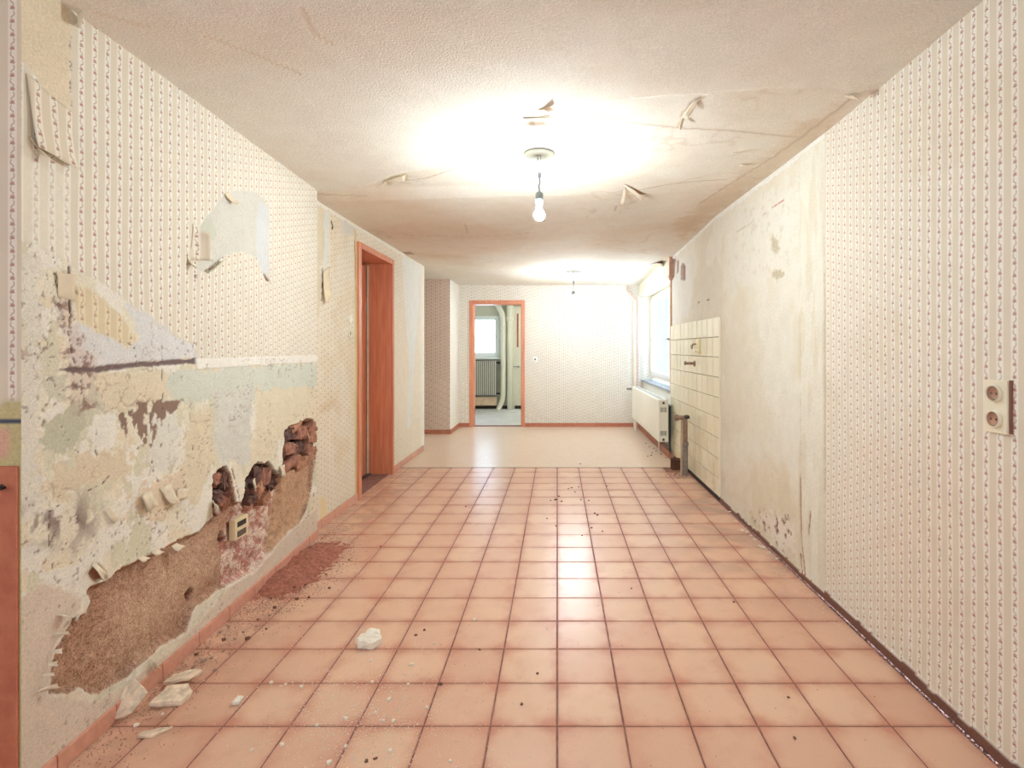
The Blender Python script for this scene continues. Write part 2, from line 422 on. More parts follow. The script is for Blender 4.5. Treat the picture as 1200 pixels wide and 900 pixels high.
for ln in ([(795, 155), (800, 140), (812, 126), (820, 121)], [(690, 138), (740, 150), (795, 156), (860, 160), (940, 168)], [(745, 228), (800, 220), (850, 218)],
           [(372, 226), (430, 228)], [(430, 265), (480, 272), (560, 277), (620, 274)], [(545, 262), (548, 272)], [(700, 190), (735, 180)], [(560, 184), (600, 190)],
           [(470, 215), (500, 212), (540, 200)], [(820, 246), (900, 195), (1000, 124)], [(720, 252), (722, 246)]):
    pt.line([Ce(*q) for q in ln], .009, S(204, 186, 166), -.002, .003)
for ln in ([(110, 10), (170, 28)], [(240, 40), (300, 64), (350, 86)], [(352, 10), (366, 40), (388, 52)]):
    pt.line([Ce(*q) for q in ln], .013, S(228, 214, 196), 0, .001)
for pts, cc in (([(640, 132), (647, 129), (648, 134), (628, 134)], S(196, 152, 108)), ([(731, 221), (756, 232), (750, 233)], S(176, 120, 88)), ([(455, 292), (480, 292), (486, 295), (465, 296)], S(168, 140, 124)),
                ([(762, 310), (777, 306), (777, 309)], S(160, 104, 90)), ([(455, 212), (475, 206), (478, 214), (450, 220)], S(216, 204, 170))):
    pt.lay(pt.mask([Ce(*q) for q in pts], .006, .006), col=cc, paper=0, h=.006)
z = zc + pt.h + .012 * (fbm(pt.U, pt.V, 1.1, 2, 71) - .5) * br + (pt.n1 * .004) * br
pos = np.stack([pt.U, pt.V, z], -1)
ceiling = struct(sheet('ceiling', Ux, Vy, pos, pt.col, pt.paper, M_CEIL, flip=True))

# ---- near left wall with its torn paper, flaking paint and broken plaster
ys = [YN]
while ys[-1] < YS: ys.append(ys[-1] + .0034 * (ys[-1] / 1.43) ** 1.4)
ys[-1] = YS; Uy = np.array(ys); Vz = np.arange(0, 2.362, .004)
pt = Paint(Uy, Vz)
def LP(q): return [L(*k) for k in q]
U_, V_ = pt.U, pt.V
pt.tint(np.ones(U_.shape), (.985, .98, .97))
# bare upper strip and the faded remnant under it
bare_top = pt.mask(LP([(10, -60), (90, -60), (84, 10), (84, 60), (83, 138), (80, 140), (64, 112), (58, 118), (40, 88), (24, 70), (10, 70)]), .008)
pt.lay(bare_top, col=S(230, 216, 190), paper=0, h=-.0016)
pt.tint(bare_top * sstep(.45, .6, fbm(U_, V_, 5, 4, 5)) * .6, (1.05, 1.04, 1.04))
fade = pt.mask(LP([(22, 178), (52, 196), (84, 204), (84, 300), (62, 298), (45, 286), (22, 280)]), .012, .01)
pt.lay(fade, paper=.55, h=-.001); pt.tint(fade, (.96, .94, .87))
# oval patch where the paper is gone
ov = pt.mask(LP([(232, 275), (235, 262), (250, 245), (262, 229), (275, 223), (295, 224), (308, 231), (315, 242), (315, 300), (317, 322), (309, 326), (302, 302), (285, 296), (270, 296), (255, 303), (240, 316), (233, 320), (229, 312), (236, 302), (233, 290)]), .007)
pt.lay(ov, col=S(219, 215, 204), paper=0, h=-.0018)
ov2 = pt.mask(LP([(303, 236), (315, 244), (315, 320), (304, 318), (300, 290)]), .01, .008); pt.lay(ov2 * ov, col=S(220, 221, 220))
ov3 = pt.mask(LP([(234, 266), (246, 254), (254, 270), (252, 284), (240, 280), (234, 285)]), .012, .004); pt.lay(ov3 * ov, col=S(210, 210, 194), h=-.0026)
# everything below the ragged lower edge of the paper
low = pt.mask(LP([(10, 282), (22, 282), (45, 286), (62, 298), (80, 305), (84, 312), (100, 322), (120, 332), (145, 350), (165, 366), (190, 383), (205, 393), (228, 404), (230, 420), (300, 421), (380, 417), (380, 760), (10, 1200)]), .006)
low = np.maximum(low, (V_ < .45).astype(float))
pt.lay(low, col=S(234, 227, 207), paper=0, h=-.0015)
# patchwork of paint layers: chips of three tones with a little relief
c1 = fbm(U_, V_, 7, 5, 61); c2 = fbm(U_, V_, 9, 5, 67); c3 = fbm(U_ * 1.2, V_ * .7, 13, 5, 73)
m = low * sstep(.50, .512, c1); pt.lay(m, col=S(233, 221, 197), h=-.0022)
m = low * sstep(.56, .568, c2); pt.lay(m, col=S(238, 233, 221), h=-.0006)
m = low * sstep(.60, .606, c3); pt.lay(m, col=S(222, 216, 192), h=-.0028)
def region(pts, col, amp=.015, soft=.004, h=None, k=1.0, paper=0):
    amp = amp * 2.2 if amp > .007 else amp; g_ = col.mean(); col = (g_ + (col - g_) * .62) * (1.05 if g_ > .45 else 1.0)
    mm = pt.mask(LP(pts), amp, soft) * k; pt.lay(mm, col=col, h=h, paper=paper); return mm
region([(22, 300), (46, 300), (50, 420), (46, 520), (52, 600), (22, 610)], S(228, 220, 200), .02, .01)
region([(84, 372), (100, 380), (130, 395), (150, 407), (163, 398), (156, 375), (138, 348), (170, 368), (205, 393), (228, 404), (230, 421), (130, 430), (84, 428), (80, 400)], S(222, 220, 216), .012)
rem = pt.mask(LP([(85, 332), (100, 335), (120, 350), (145, 372), (160, 398), (150, 407), (130, 396), (108, 385), (88, 374)]), .012)
pt.lay(rem, col=S(243, 232, 208), paper=.75, h=-.0006)
region([(105, 437), (200, 434), (205, 462), (165, 478), (118, 480), (100, 470)], S(232, 214, 172), .01, h=-.001)
region([(196, 434), (230, 432), (312, 428), (380, 424), (380, 455), (330, 462), (300, 472), (250, 468), (230, 470), (196, 472)], S(212, 217, 196), .014, .01, h=-.002)
region([(300, 458), (380, 452), (380, 500), (330, 512), (310, 544), (296, 540), (300, 500)], S(233, 217, 176), .02, .012)
region([(250, 458), (296, 455), (294, 540), (262, 545), (250, 520)], S(216, 214, 198), .02, .012)
region([(228, 482), (252, 480), (250, 545), (228, 605), (212, 565)], S(230, 211, 168), .02, .012)
region([(44, 438), (80, 434), (78, 468), (60, 478), (48, 456)], S(214, 208, 176), .02)
region([(50, 492), (76, 478), (96, 466), (114, 480), (104, 498), (74, 536), (50, 530)], S(202, 198, 160), .014, h=-.003)
region([(110, 440), (118, 482), (104, 500), (96, 470)], S(212, 206, 168), .02)
region([(112, 490), (136, 483), (141, 508), (131, 531), (113, 529), (108, 508)], S(236, 230, 212), .012, h=-.0004)
region([(178, 488), (206, 482), (212, 500), (209, 530), (192, 556), (170, 546)], S(226, 222, 204), .02)
region([(60, 540), (110, 535), (150, 518), (146, 556), (90, 582), (55, 574)], S(231, 208, 164), .03)
region([(150, 585), (175, 560), (212, 556), (216, 585), (200, 600), (165, 604)], S(236, 208, 166), .03, h=.001)
region([(120, 598), (130, 594), (136, 606), (128, 614)], S(236, 228, 204), .004, h=.002)
mm = pt.mask(LP([(140, 482), (160, 472), (195, 468), (217, 467), (206, 482), (186, 492), (178, 524), (162, 526), (148, 512), (142, 494)]), .02) * sstep(.42, .46, fbm(U_ * 1.4, V_ * .8, 30, 4, 81))
pt.lay(mm, col=S(146, 120, 106), h=-.003)
gr = sstep(-.05, .09, polysd(U_, V_, LP([(24, 600), (60, 585), (100, 580), (118, 600), (112, 632), (70, 640), (26, 636)]), .3)) * sstep(.46, .6, fbm(U_, V_, 22, 5, 91))
pt.lay(gr * .95, col=S(134, 110, 104), h=-.002)
gr = sstep(-.02, .04, polysd(U_, V_, LP([(82, 632), (96, 632), (94, 690), (84, 690)]), .2)) * sstep(.35, .6, fbm(U_ * 2, V_ * .6, 20, 4, 95)); pt.lay(gr * .55, col=S(164, 136, 122))
gr = sstep(-.05, .06, polysd(U_, V_, LP([(120, 580), (150, 572), (155, 590), (120, 610)]), .2)) * sstep(.4, .6, fbm(U_, V_, 16, 4, 96)); pt.lay(gr * .5, col=S(184, 158, 128))
# dirty crackled strip running down from the split paper
gs = sstep(-.02, .03, polysd(U_, V_, LP([(76, 330), (88, 340), (96, 400), (112, 440), (104, 480), (84, 478), (76, 430), (70, 380)]), .2) + pt.wob(.06))
pt.lay(gs * .55, col=S(214, 192, 178)); gk = gs * sstep(.52, .56, fbm(U_, V_, 45, 4, 161)); pt.lay(gk * .8, col=S(138, 104, 94), h=-.003)
# purple ledge line and torn white lining strip
region([(60, 434), (84, 430), (112, 431), (130, 427), (170, 424), (230, 420), (230, 426), (170, 430), (116, 436), (84, 436)], S(132, 102, 98), .006, .003, h=-.006)
region([(230, 421), (380, 416), (380, 424), (318, 427), (312, 429), (300, 428), (231, 433)], S(241, 235, 220), .002, .003, h=.0012)
# smooth repair plaster at the foot of the wall
ft = pt.mask(LP([(10, 700), (26, 700), (48, 682), (70, 690), (95, 700), (90, 740), (60, 812), (115, 822), (200, 764), (262, 698), (330, 632), (380, 588), (380, 760), (10, 1200)]), .012, .006)
pt.lay(ft, col=S(224, 208, 190), h=-.0005)
# broken plaster: coarse render laid bare, deeper pockets with brick
HOLE = [(57, 814), (60, 802), (66, 761), (73, 754), (81, 735), (85, 726), (101, 718), (107, 706), (101, 695), (104, 686), (110, 682), (127, 679), (139, 667), (162, 656), (179, 649), (196, 640), (229, 625), (250, 606), (249, 582), (250, 556), (256, 550), (264, 545), (270, 554), (274, 570), (278, 586), (283, 590), (288, 574), (288, 562), (296, 550), (302, 540), (308, 544), (314, 540), (324, 552), (330, 556), (331, 538), (333, 520), (334, 504), (340, 498), (350, 496), (360, 490), (368, 492), (370, 510), (372.5, 518), (370, 544), (364, 582), (358, 602), (352, 612), (334, 628), (322, 643), (299, 671), (261, 690), (229, 713), (219, 741), (187, 760), (145, 797), (112, 814), (93, 808), (78, 815)]
hs = polysd(U_, V_, LP(HOLE), .2) + pt.wob(.012)
hm = sstep(-.002, .004, hs)
sand = fbm(U_, V_, 55, 3, 101); sand2 = fbm(U_, V_, 130, 2, 105)
hcol = S(164, 124, 101) + (S(188, 150, 126) - S(164, 124, 101)) * sstep(.3, .7, sand2)[..., None]
pale = sstep(-.12, .12, polysd(U_, V_, LP([(110, 770), (150, 700), (220, 640), (262, 620), (262, 660), (225, 700), (180, 750)]), .5) + pt.wob(.1))
hcol = hcol * (1 - pale[..., None]) + (hcol * .45 + S(218, 190, 162) * .55) * pale[..., None]
dk = sstep(0.06, 0.0, hs) * sstep(.3, .7, fbm(U_, V_, 12, 3, 107)); hcol = hcol * (1 - .25 * dk[..., None])  # hole colour darkened near its edge, painting in the shadow zone
pinkz = pt.mask(LP([(268, 690), (264, 640), (276, 600), (288, 574), (325, 556), (334, 560), (334, 600), (318, 650), (296, 674)]), .02, .01)
pk = fbm(U_, V_, 40, 4, 111)
pcol = S(188, 132, 118) + (S(226, 206, 190) - S(188, 132, 118)) * sstep(.38, .66, pk + (sand2 - .5) * .5)[..., None]
hcol = hcol * (1 - pinkz[..., None]) + pcol * pinkz[..., None]
tan = pt.mask(LP([(332, 556), (366, 545), (364, 582), (352, 612), (334, 628), (318, 650), (326, 600)]), .01, .008)
hcol = hcol * (1 - tan[..., None]) + (S(196, 160, 130) * (.8 + .4 * sand[..., None])) * tan[..., None]
pt.lay(hm, col=None); pt.col = pt.col * (1 - hm[..., None]) + hcol * hm[..., None]; pt.paper = pt.paper * (1 - hm)
hole_h = -.021 * sstep(0, .022, hs) - .004 + (sand - .5) * .004 + (fbm(U_, V_, 18, 3, 109) - .5) * .012
hole_h = hole_h - .018 * pinkz + (pk - .5) * .02 * pinkz
deep = np.zeros(U_.shape)
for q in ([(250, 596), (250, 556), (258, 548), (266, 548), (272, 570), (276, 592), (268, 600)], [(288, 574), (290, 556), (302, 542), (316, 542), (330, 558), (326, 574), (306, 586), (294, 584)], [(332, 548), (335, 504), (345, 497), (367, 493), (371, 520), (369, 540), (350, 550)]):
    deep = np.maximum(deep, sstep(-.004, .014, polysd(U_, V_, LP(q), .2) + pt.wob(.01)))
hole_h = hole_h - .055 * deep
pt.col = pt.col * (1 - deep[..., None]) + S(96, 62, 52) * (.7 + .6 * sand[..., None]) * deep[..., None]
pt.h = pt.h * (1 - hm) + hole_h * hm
# white broken rim of the finish coat round the hole
rim = sstep(-.016, -.001, hs) * (1 - hm) * sstep(.44, .54, fbm(U_, V_, 34, 3, 121)); pt.lay(rim * .8, col=S(236, 228, 212), h=.0015)
# pit with a splinter above the hole, round drill hole
for q, dd, cc in (([(104, 672), (112, 660), (120, 664), (128, 678), (112, 684)], -.02, S(170, 120, 92)), ([(224, 696), (230, 688), (233, 692), (230, 704), (226, 706)], -.04, S(124, 60, 52)), ([(262, 632), (264, 622), (272, 622), (274, 634), (266, 640)], -.03, S(140, 90, 78))):
    mm = sstep(-.002, .005, polysd(U_, V_, LP(q), .1) + pt.wob(.004)); pt.lay(mm, col=cc, paper=0); pt.h += dd * mm
# cracks and scratches
DKC = S(112, 82, 70)
for ln, w in (([(82, 313), (82, 340), (83, 366)], .007), ([(190, 434), (191, 470), (189, 530)], .0045), ([(230, 400), (230, 424)], .004), ([(84, 366), (80, 390), (86, 420), (96, 440), (97, 464)], .004), ([(62, 290), (66, 330), (72, 350)], .003), ([(190, 392), (190, 434)], .002),
              ([(104, 575), (120, 568), (130, 556), (134, 549)], .004), ([(58, 600), (72, 590), (80, 580)], .003), ([(58, 600), (58, 640)], .003), ([(178, 540), (180, 556), (186, 566), (196, 572)], .004), ([(226, 512), (228, 535), (218, 552), (214, 570)], .003), ([(50, 500), (56, 488), (60, 470)], .003),
              ([(74, 500), (84, 520), (96, 535), (100, 550)], .0025), ([(114, 495), (112, 528), (118, 540)], .0025), ([(30, 640), (34, 622), (46, 618)], .002), ([(62, 660), (65, 700)], .002), ([(84, 640), (88, 650), (96, 658), (94, 668)], .002), ([(272, 548), (280, 580), (283, 606)], .006), ([(368, 490), (369, 544), (366, 640)], .004), ([(84, 20), (84, 130)], .0035), ([(240, 317), (256, 304), (270, 297)], .003), ([(266, 227), (272, 238)], .004),
              ([(150, 402), (158, 408), (161, 428)], .003)):
    pt.line(LP(ln), w, DKC, -.004, .022 if w < .0069 else .008)
ck = (1 - sstep(.004, .014, np.abs(fbm(U_, V_, 10, 4, 131) - .5))) * low * (1 - hm) * (1 - ft) * sstep(.48, .60, fbm(U_, V_, 6, 3, 137))
pt.lay(ck * .5, col=S(166, 134, 114)); pt.h -= .0018 * ck
spk = sstep(.70, .76, fbm(U_, V_, 80, 3, 141)) * low * (1 - hm) * sstep(.45, .6, fbm(U_, V_, 5, 3, 143)); pt.lay(spk * .6, col=S(120, 90, 78)); pt.h -= .002 * spk
for q in ([(309, 320), (313, 324), (317, 330), (312, 329)], [(228, 322), (231, 322), (230, 326), (228, 326)]):
    mm = pt.mask(LP(q), .004, .004); pt.lay(mm, col=S(150, 104, 80), paper=0); pt.h -= .008 * mm
pt.h += (fbm(U_, V_, 3, 3, 151) - .5) * .008 + (fbm(U_, V_, 40, 3, 155) - .5) * .0018 * low * (1 - hm)
pt.h *= sstep(0, .03, U_ - YN)
pos = np.stack([XL(U_) + pt.h, U_, V_], -1)
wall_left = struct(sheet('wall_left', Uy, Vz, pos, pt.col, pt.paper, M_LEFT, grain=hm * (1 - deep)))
def WL(px, py, off=0.0):
    y, z = L(px, py); return Vector((XL(y) + off, y, z))
# the step back to the door wall, and the masonry behind the faces
MB().box(-2.94, -1.72, YN + .02, YS - .03, 0, 2.36).build('masonry', plain('grey_masonry', S(150, 130, 116), .9), wall_left)
MB().box(XD - .02, XL(YS) - .012, YS - .03, YS - .0015, 0, 2.36).build('wall_return', plain('grey_plaster', S(216, 206, 188), .9), wall_left)

# ---- door wall, set back 6 cm
Uy = np.arange(YS - .05, 6.41, .011); Vz = np.arange(0, 2.33, .0105)
pt = Paint(Uy, Vz); U_, V_ = pt.U, pt.V
def DP(q): return [Dw(*k) for k in q]
pt.tint(sstep(.45, .65, fbm(U_, V_, 4, 4, 201)) * (U_ < 4.4) * .8, (.95, .90, .82))
m = pt.mask(DP([(366, 225), (384, 240), (384, 290), (376, 310), (376, 360), (366, 400)]), .04, .01); pt.lay(m, col=S(226, 214, 188), paper=0, h=-.002)
m = pt.mask(DP([(380, 246), (386, 250), (385, 300), (380, 330)]), .02, .006); pt.lay(m, col=S(226, 226, 220), paper=0)
m = pt.mask(DP([(377, 330), (388, 322), (383, 345), (378, 356)]), .02, .006); pt.lay(m, col=S(232, 212, 168), paper=0, h=-.004)
m = pt.mask(DP([(398, 253), (417, 262), (417, 275), (400, 275)]), .03, .01); pt.lay(m, col=S(220, 216, 204), paper=0)
st = sstep(-.1, .12, polysd(U_, V_, DP([(372, 465), (396, 460), (396, 486), (374, 492)]), .4)) * sstep(.35, .6, fbm(U_, V_, 9, 4, 203)); pt.tint(st, (.90, .80, .66))
m = pt.mask(DP([(415, 266), (418, 270), (420, 620), (416, 620)]), .01, .006); pt.lay(m, col=S(226, 206, 158), paper=0)
m = pt.mask(DP([(471, 300), (492, 312), (491, 360), (486, 420), (481, 500), (477, 500), (480, 430), (475, 360)]), .02, .006); pt.lay(m, col=S(232, 232, 226), paper=0, h=-.002)
m = (V_ > 2.235 + pt.n1 * .02).astype(float); pt.lay(m, col=S(238, 234, 222), paper=0, h=.002)
m = (U_ > 6.28).astype(float); pt.lay(m, col=S(236, 230, 216), paper=0)
m = pt.mask(DP([(376, 582), (384, 586), (384, 606), (374, 622)]), .03, .008); pt.lay(m, col=S(236, 218, 178), paper=0)
pt.line(DP([(378, 315), (379, 330), (377, 352)]), .01, S(120, 80, 62), -.004); pt.line(DP([(388, 260), (390, 266), (389, 268)]), .014, S(70, 56, 50), 0)
pt.line(DP([(416, 283), (417, 340)]), .008, S(176, 104, 78), -.003); pt.line(DP([(368, 500), (369, 560)]), .008, S(150, 110, 90), -.004)
pos = np.stack([XD + pt.h + (fbm(U_, V_, 2.5, 3, 207) - .5) * .006, U_, V_], -1)
DY0, DY1, DZ = 4.345, 5.175, 2.085
wall_door = struct(sheet('wall_left', Uy, Vz, pos, pt.col, pt.paper, M_DOORW, cut=lambda u, v: (u > DY0) & (u < DY1) & (v < DZ)))
struct(MB().box(-2.65, XD, 6.40, 6.46, 0, 2.33).build('wall_left', M_WHITE))

# ---- right wall: wallpaper near, stripped plaster, then the tiled kitchen splash wall
Uy = np.concatenate([np.linspace(-2.3, 1.38, 12), np.arange(1.4, 2.55, .016), np.arange(2.555, 6.1, .0085), [6.1]]); Vz = np.arange(0, 2.42, .0085)
pt = Paint(Uy, Vz); U_, V_ = pt.U, pt.V
def RP(q): return [Rw(*k) for k in q]
pt.tint(sstep(-.3, .4, polysd(U_, V_, RP([(1010, 520), (1140, 500), (1200, 560), (1200, 900), (1040, 740)]), .8) + pt.wob(.3)) * .6, (.97, .88, .82))
pt.tint(sstep(.5, .7, fbm(U_, V_, 3, 4, 301)) * .5, (.96, .93, .88))
bare = (U_ + .004 * np.sin(V_ * 9) + pt.n2 * .006 > 2.608).astype(float)
pt.lay(bare, col=S(234, 230, 217), paper=0, h=-.0015)
n = fbm(U_, V_, 2.4, 5, 305)
pt.lay(bare * sstep(.44, .6, n) * .7, col=S(228, 222, 204))
pt.lay(bare * sstep(.5, .68, fbm(U_ * .9, V_ * .5, 5, 4, 309)) * .55, col=S(226, 217, 196))
def rreg(q, col, amp=.05, soft=.02, h=None, k=1.0):
    mm = pt.mask(RP(q), amp, soft) * k * bare; pt.lay(mm, col=col, h=h); return mm
rreg([(938, 150), (967, 140), (967, 720), (940, 690)], S(234, 230, 216), .006, .006, h=.003)
pt.lay(sstep(.5, .62, fbm(U_ * 3, V_ * .5, 6, 3, 311)) * bare * (U_ < 2.9) * .4, col=S(216, 206, 178))
rreg([(850, 260), (900, 225), (935, 215), (932, 290), (900, 320), (896, 330), (850, 340)], S(234, 230, 218), .09, .02, h=-.002)
rreg([(788, 300), (812, 300), (812, 340), (806, 372), (788, 380)], S(232, 230, 222), .06, .02)
rreg([(814, 330), (840, 300), (846, 320), (846, 368), (812, 376)], S(226, 220, 204), .06, .02)
sw = sstep(-.1, .1, polysd(U_, V_, RP([(846, 560), (880, 540), (938, 560), (938, 680), (900, 650)]), .5) + pt.wob(.15)) * bare
pt.tint(sw * .6, (.95, .89, .80))
eff = sstep(-.02, .06, polysd(U_, V_, RP([(886, 610), (902, 590), (930, 610), (934, 655), (910, 640)]), .3) + pt.wob(.12)) * bare; pt.lay(eff * .8, col=S(238, 230, 220), h=-.004)
pit = sstep(.6, .66, fbm(U_, V_, 26, 4, 315)) * np.maximum(eff, sstep(-.02, .05, polysd(U_, V_, RP([(878, 600), (900, 596), (905, 625), (884, 615)]), .2))) * bare
pt.lay(pit, col=S(150, 106, 88)); pt.h -= .006 * pit
pit2 = sstep(.68, .72, fbm(U_, V_, 30, 3, 321)) * bare * sstep(-.02, .1, polysd(U_, V_, RP([(850, 240), (930, 200), (930, 330), (850, 330)]), .3)); pt.lay(pit2 * .3, col=S(200, 186, 158)); pt.h -= .002 * pit2
for q in ([(902, 280), (910, 276), (912, 292), (904, 298)], [(905, 320), (914, 316), (918, 322), (908, 330)]):
    mm = pt.mask(RP(q), .05, .01); pt.lay(mm * .8, col=S(196, 182, 150), h=-.006)
for ln, w, cc in (([(862, 272), (890, 255), (904, 244)], .004, S(206, 190, 164)), ([(904, 244), (918, 235)], .006, S(196, 96, 84)), ([(937, 560), (938, 620), (946, 690)], .012, S(186, 150, 122)), ([(938, 170), (938, 560)], .004, S(206, 198, 176)), ([(950, 600), (948, 625)], .008, S(160, 120, 98)),
              ([(818, 355), (820, 354)], .008, S(110, 90, 76)), ([(828, 352), (831, 351)], .008, S(110, 90, 76)), ([(966, 168), (967, 720)], .004, S(206, 188, 164)), ([(938, 650), (942, 680)], .012, S(150, 100, 84))):
    pt.line(RP(ln), w, cc, -.004, .008)
# round-headed pockets of old pipes below the ceiling
for q in ([(797.5, 327), (797.5, 313), (799, 309), (801.5, 309), (803, 313), (803, 328)], [(793, 321), (792.6, 306), (794, 303.5), (795.5, 306), (795.2, 318)], [(787, 326), (787, 290), (790.5, 288), (792, 300), (790.5, 324)]):
    mm = sstep(-.006, .008, polysd(U_, V_, RP(q), .2)); pt.lay(mm, col=S(186, 132, 118), paper=0); pt.h -= .07 * mm
cz = np.interp(U_, [-2, 1.6, 2.65, 3.4, 4.4, 5.8, 8.3], [2.35, 2.345, 2.325, 2.338, 2.36, 2.315, 2.25])
top = (V_ > cz - .028 - pt.n1 * .03 - pt.n2 * .02).astype(float) * bare; pt.lay(top, col=S(242, 240, 232), h=.003)
# raw foot of the wall where the skirting is gone
foot = (V_ < .030 + pt.n1 * .03 + .012 * (U_ < 2.6)).astype(float); pt.lay(foot, col=S(128, 88, 74), paper=0, h=.006)
pt.h += (fbm(U_, V_, 2, 3, 331) - .5) * .008 + (fbm(U_, V_, 22, 3, 335) - .5) * .003 * bare
pos = np.stack([XR - pt.h, U_, V_], -1)
wall_right = struct(sheet('wall_right', Uy, Vz, pos, pt.col, pt.paper, M_LEFT, flip=True))
MB().box(XR + .012, 1.56, 6.05, 6.098, 0, 2.40).build('wall_return', M_WHITE, wall_right)

# ---- far wall, pillar, alcove, near room, second room
def flat(name, axis, a, lo, hi, z0, z1, mat, step=.04, cut=None, flip=False, tintn=0, seed=400, parent=None):
    U = np.arange(lo, hi, step); U = np.append(U, hi); V = np.append(np.arange(z0, z1, step), z1)
    p = Paint(U, V)
    if tintn: p.tint(sstep(.45, .7, fbm(p.U, p.V, 1.6, 4, seed)) * tintn, (.95, .91, .86))
    h = (fbm(p.U, p.V, 1.5, 3, seed + 3) - .5) * .006
    pos = np.stack([p.U, a + h, p.V] if axis == 0 else [a + h, p.U, p.V], -1)
    return struct(sheet(name, U, V, pos, p.col, p.paper, mat, cut=cut, flip=flip, parent=parent))
FX0, FX1, FZ = -1.352, -.556, 1.965
U = np.unique(np.concatenate([np.linspace(-1.60, FX0, 8), np.linspace(FX0, FX1, 20), np.linspace(FX1, 1.525, 50)])); V = np.unique(np.concatenate([np.linspace(0, FZ, 50), np.linspace(FZ, 2.33, 9)]))
p = Paint(U, V); p.tint(sstep(.45, .7, fbm(p.U, p.V, 1.6, 4, 410)) * .4, (.97, .95, .92))
wall_far = struct(sheet('wall_back', U, V, np.stack([p.U, YF + 0 * p.U, p.V], -1), p.col, p.paper, M_FARW, cut=lambda u, v: (u > FX0) & (u < FX1) & (v < FZ)))
flat('wall_back', 0, 7.62, -2.65, -1.566, 0, 2.33, M_PILLAR, tintn=.3, seed=420)
struct(MB().box(-1.62, -1.564, 7.622, YF + .01, 0, 2.33).build('wall_back', M_WHITE))
struct(MB().box(-2.70, -2.64, 6.40, 7.7, 0, 2.33).build('wall_left', M_WHITE))
Q = YN - .002
U = np.append(np.arange(-2.95, XL(YN), .02), XL(YN) + .002); V = np.append(np.arange(0, 2.36, .02), 2.36)
V = np.unique(np.concatenate([V, [.927, .93, 1.047, 1.053]]))
p = Paint(U, V)
mm = (p.V < 1.085 + .02 * np.sin(p.U * 20)).astype(float); p.lay(mm, col=S(204, 196, 150), paper=0)
mm = ((p.V < 1.03) & (p.V > .95) & (p.U < -1.50)).astype(float); p.lay(mm, col=S(222, 180, 160), paper=0)
mm = ((p.V < 1.0535) & (p.V > 1.0465)).astype(float); p.lay(mm, col=S(86, 92, 110), paper=0)
p.tint(np.ones(p.U.shape), (.98, .90, .84))
wall_nose = struct(sheet('wall_left', U, V, np.stack([p.U, Q + 0 * p.U, p.V], -1), p.col, p.paper, M_X))
nt = NT('brown_dado_board'); pw = gp(nt)
nt.l(nt.mix(nt.rng(nt.noise(pw, 18, 5), .35, .7), S4(196, 118, 88), S4(180, 100, 74)), nt.b.inputs['Base Color']); nt.b.inputs['Roughness'].default_value = .6
dado = MB().box(-2.94, XL(YN) - .002, Q - .008, Q - .001, .0, .929).build('dado_board', nt.m, wall_nose, bevel=.002)
struct(MB().box(-3.0, -2.95, -2.3, YN, 0, 2.36).build('wall_left', M_WHITE))
bw = MB()
bw.box(-2.95, -1.50, -2.36, -2.3, 0, 2.4).box(0, 1.4, -2.36, -2.3, 0, 2.4).box(-1.50, 0, -2.36, -2.3, 0, .75).box(-1.50, 0, -2.36, -2.3, 2.13, 2.4)
struct(bw.build('wall_front', M_WHITE))
M_GLASS_NT = NT('window_glass'); g = M_GLASS_NT
tr = g.n('ShaderNodeBsdfTransparent'); tr.inputs[0].default_value = (.93, .97, .98, 1); gl = g.n('ShaderNodeBsdfGlossy'); gl.inputs['Roughness'].default_value = .02
mx = g.n('ShaderNodeMixShader'); mx.inputs[0].default_value = .06; g.l(tr.outputs[0], mx.inputs[1]); g.l(gl.outputs[0], mx.inputs[2]); g.l(mx.outputs[0], g.o.inputs['Surface'])
M_GLASS = g.m
M_PVC = plain('white_window_paint', S(240, 240, 236), .35, var=.02)
# unseen window added behind the viewer as soft daylight fill
w3 = struct(empty('fill_window', (-.75, -2.33, 1.44)))
def local(o, ob): ob.parent = o; ob.matrix_parent_inverse = Matrix.Translation(-Vector(o.location)); return ob
mf = MB().box(-1.50, -1.43, -2.37, -2.30, .75, 2.13).box(-.07, 0, -2.37, -2.30, .75, 2.13).box(-1.43, -.07, -2.37, -2.30, .75, .82).box(-1.43, -.07, -2.37, -2.30, 2.06, 2.13).box(-.79, -.71, -2.37, -2.30, .82, 2.06)
local(w3, mf.build('window_frame', M_PVC)); local(w3, MB().box(-1.43, -.07, -2.345, -2.340, .82, 2.06).build('pane', M_GLASS))
# second room
Y2 = 10.8
struct(MB().box(-2.7, .3, YF + .20, Y2 + .12, -.12, .0).build('floor', plain('bluish_screed', S(222, 222, 222), .35, var=.08, nscale=5, bump=.1, bscale=20)))
struct(MB().box(-2.7, .3, YF + .20, Y2 + .12, 2.175, 2.25).build('ceiling', M_WHITE))
M_R2 = plain('stained_grey_distemper', S(206, 202, 182), .9, var=.06, nscale=4)
bw = MB(); WX0, WX1, WZ0, WZ1 = -1.86, -1.20, 1.06, 1.92
bw.box(-2.7, WX0, Y2, Y2 + .12, 0, 2.2).box(WX1, .3, Y2, Y2 + .12, 0, 2.2).box(WX0, WX1, Y2, Y2 + .12, 0, WZ0).box(WX0, WX1, Y2, Y2 + .12, WZ1, 2.2)
wall_r2 = struct(bw.build('wall_back', M_R2))
struct(MB().box(-2.75, -2.7, YF + .2, Y2, 0, 2.2).build('wall_left', M_R2)); struct(MB().box(.3, .35, YF + .2, Y2, 0, 2.2).build('wall_right', M_R2))
bw = MB(); bw.box(-2.7, FX0 + .01, YF + .20, YF + .22, 0, 2.2).box(FX1 - .01, .3, YF + .20, YF + .22, 0, 2.2).box(FX0, FX1, YF + .20, YF + .22, FZ, 2.2)
struct(bw.build('wall_back', M_R2))
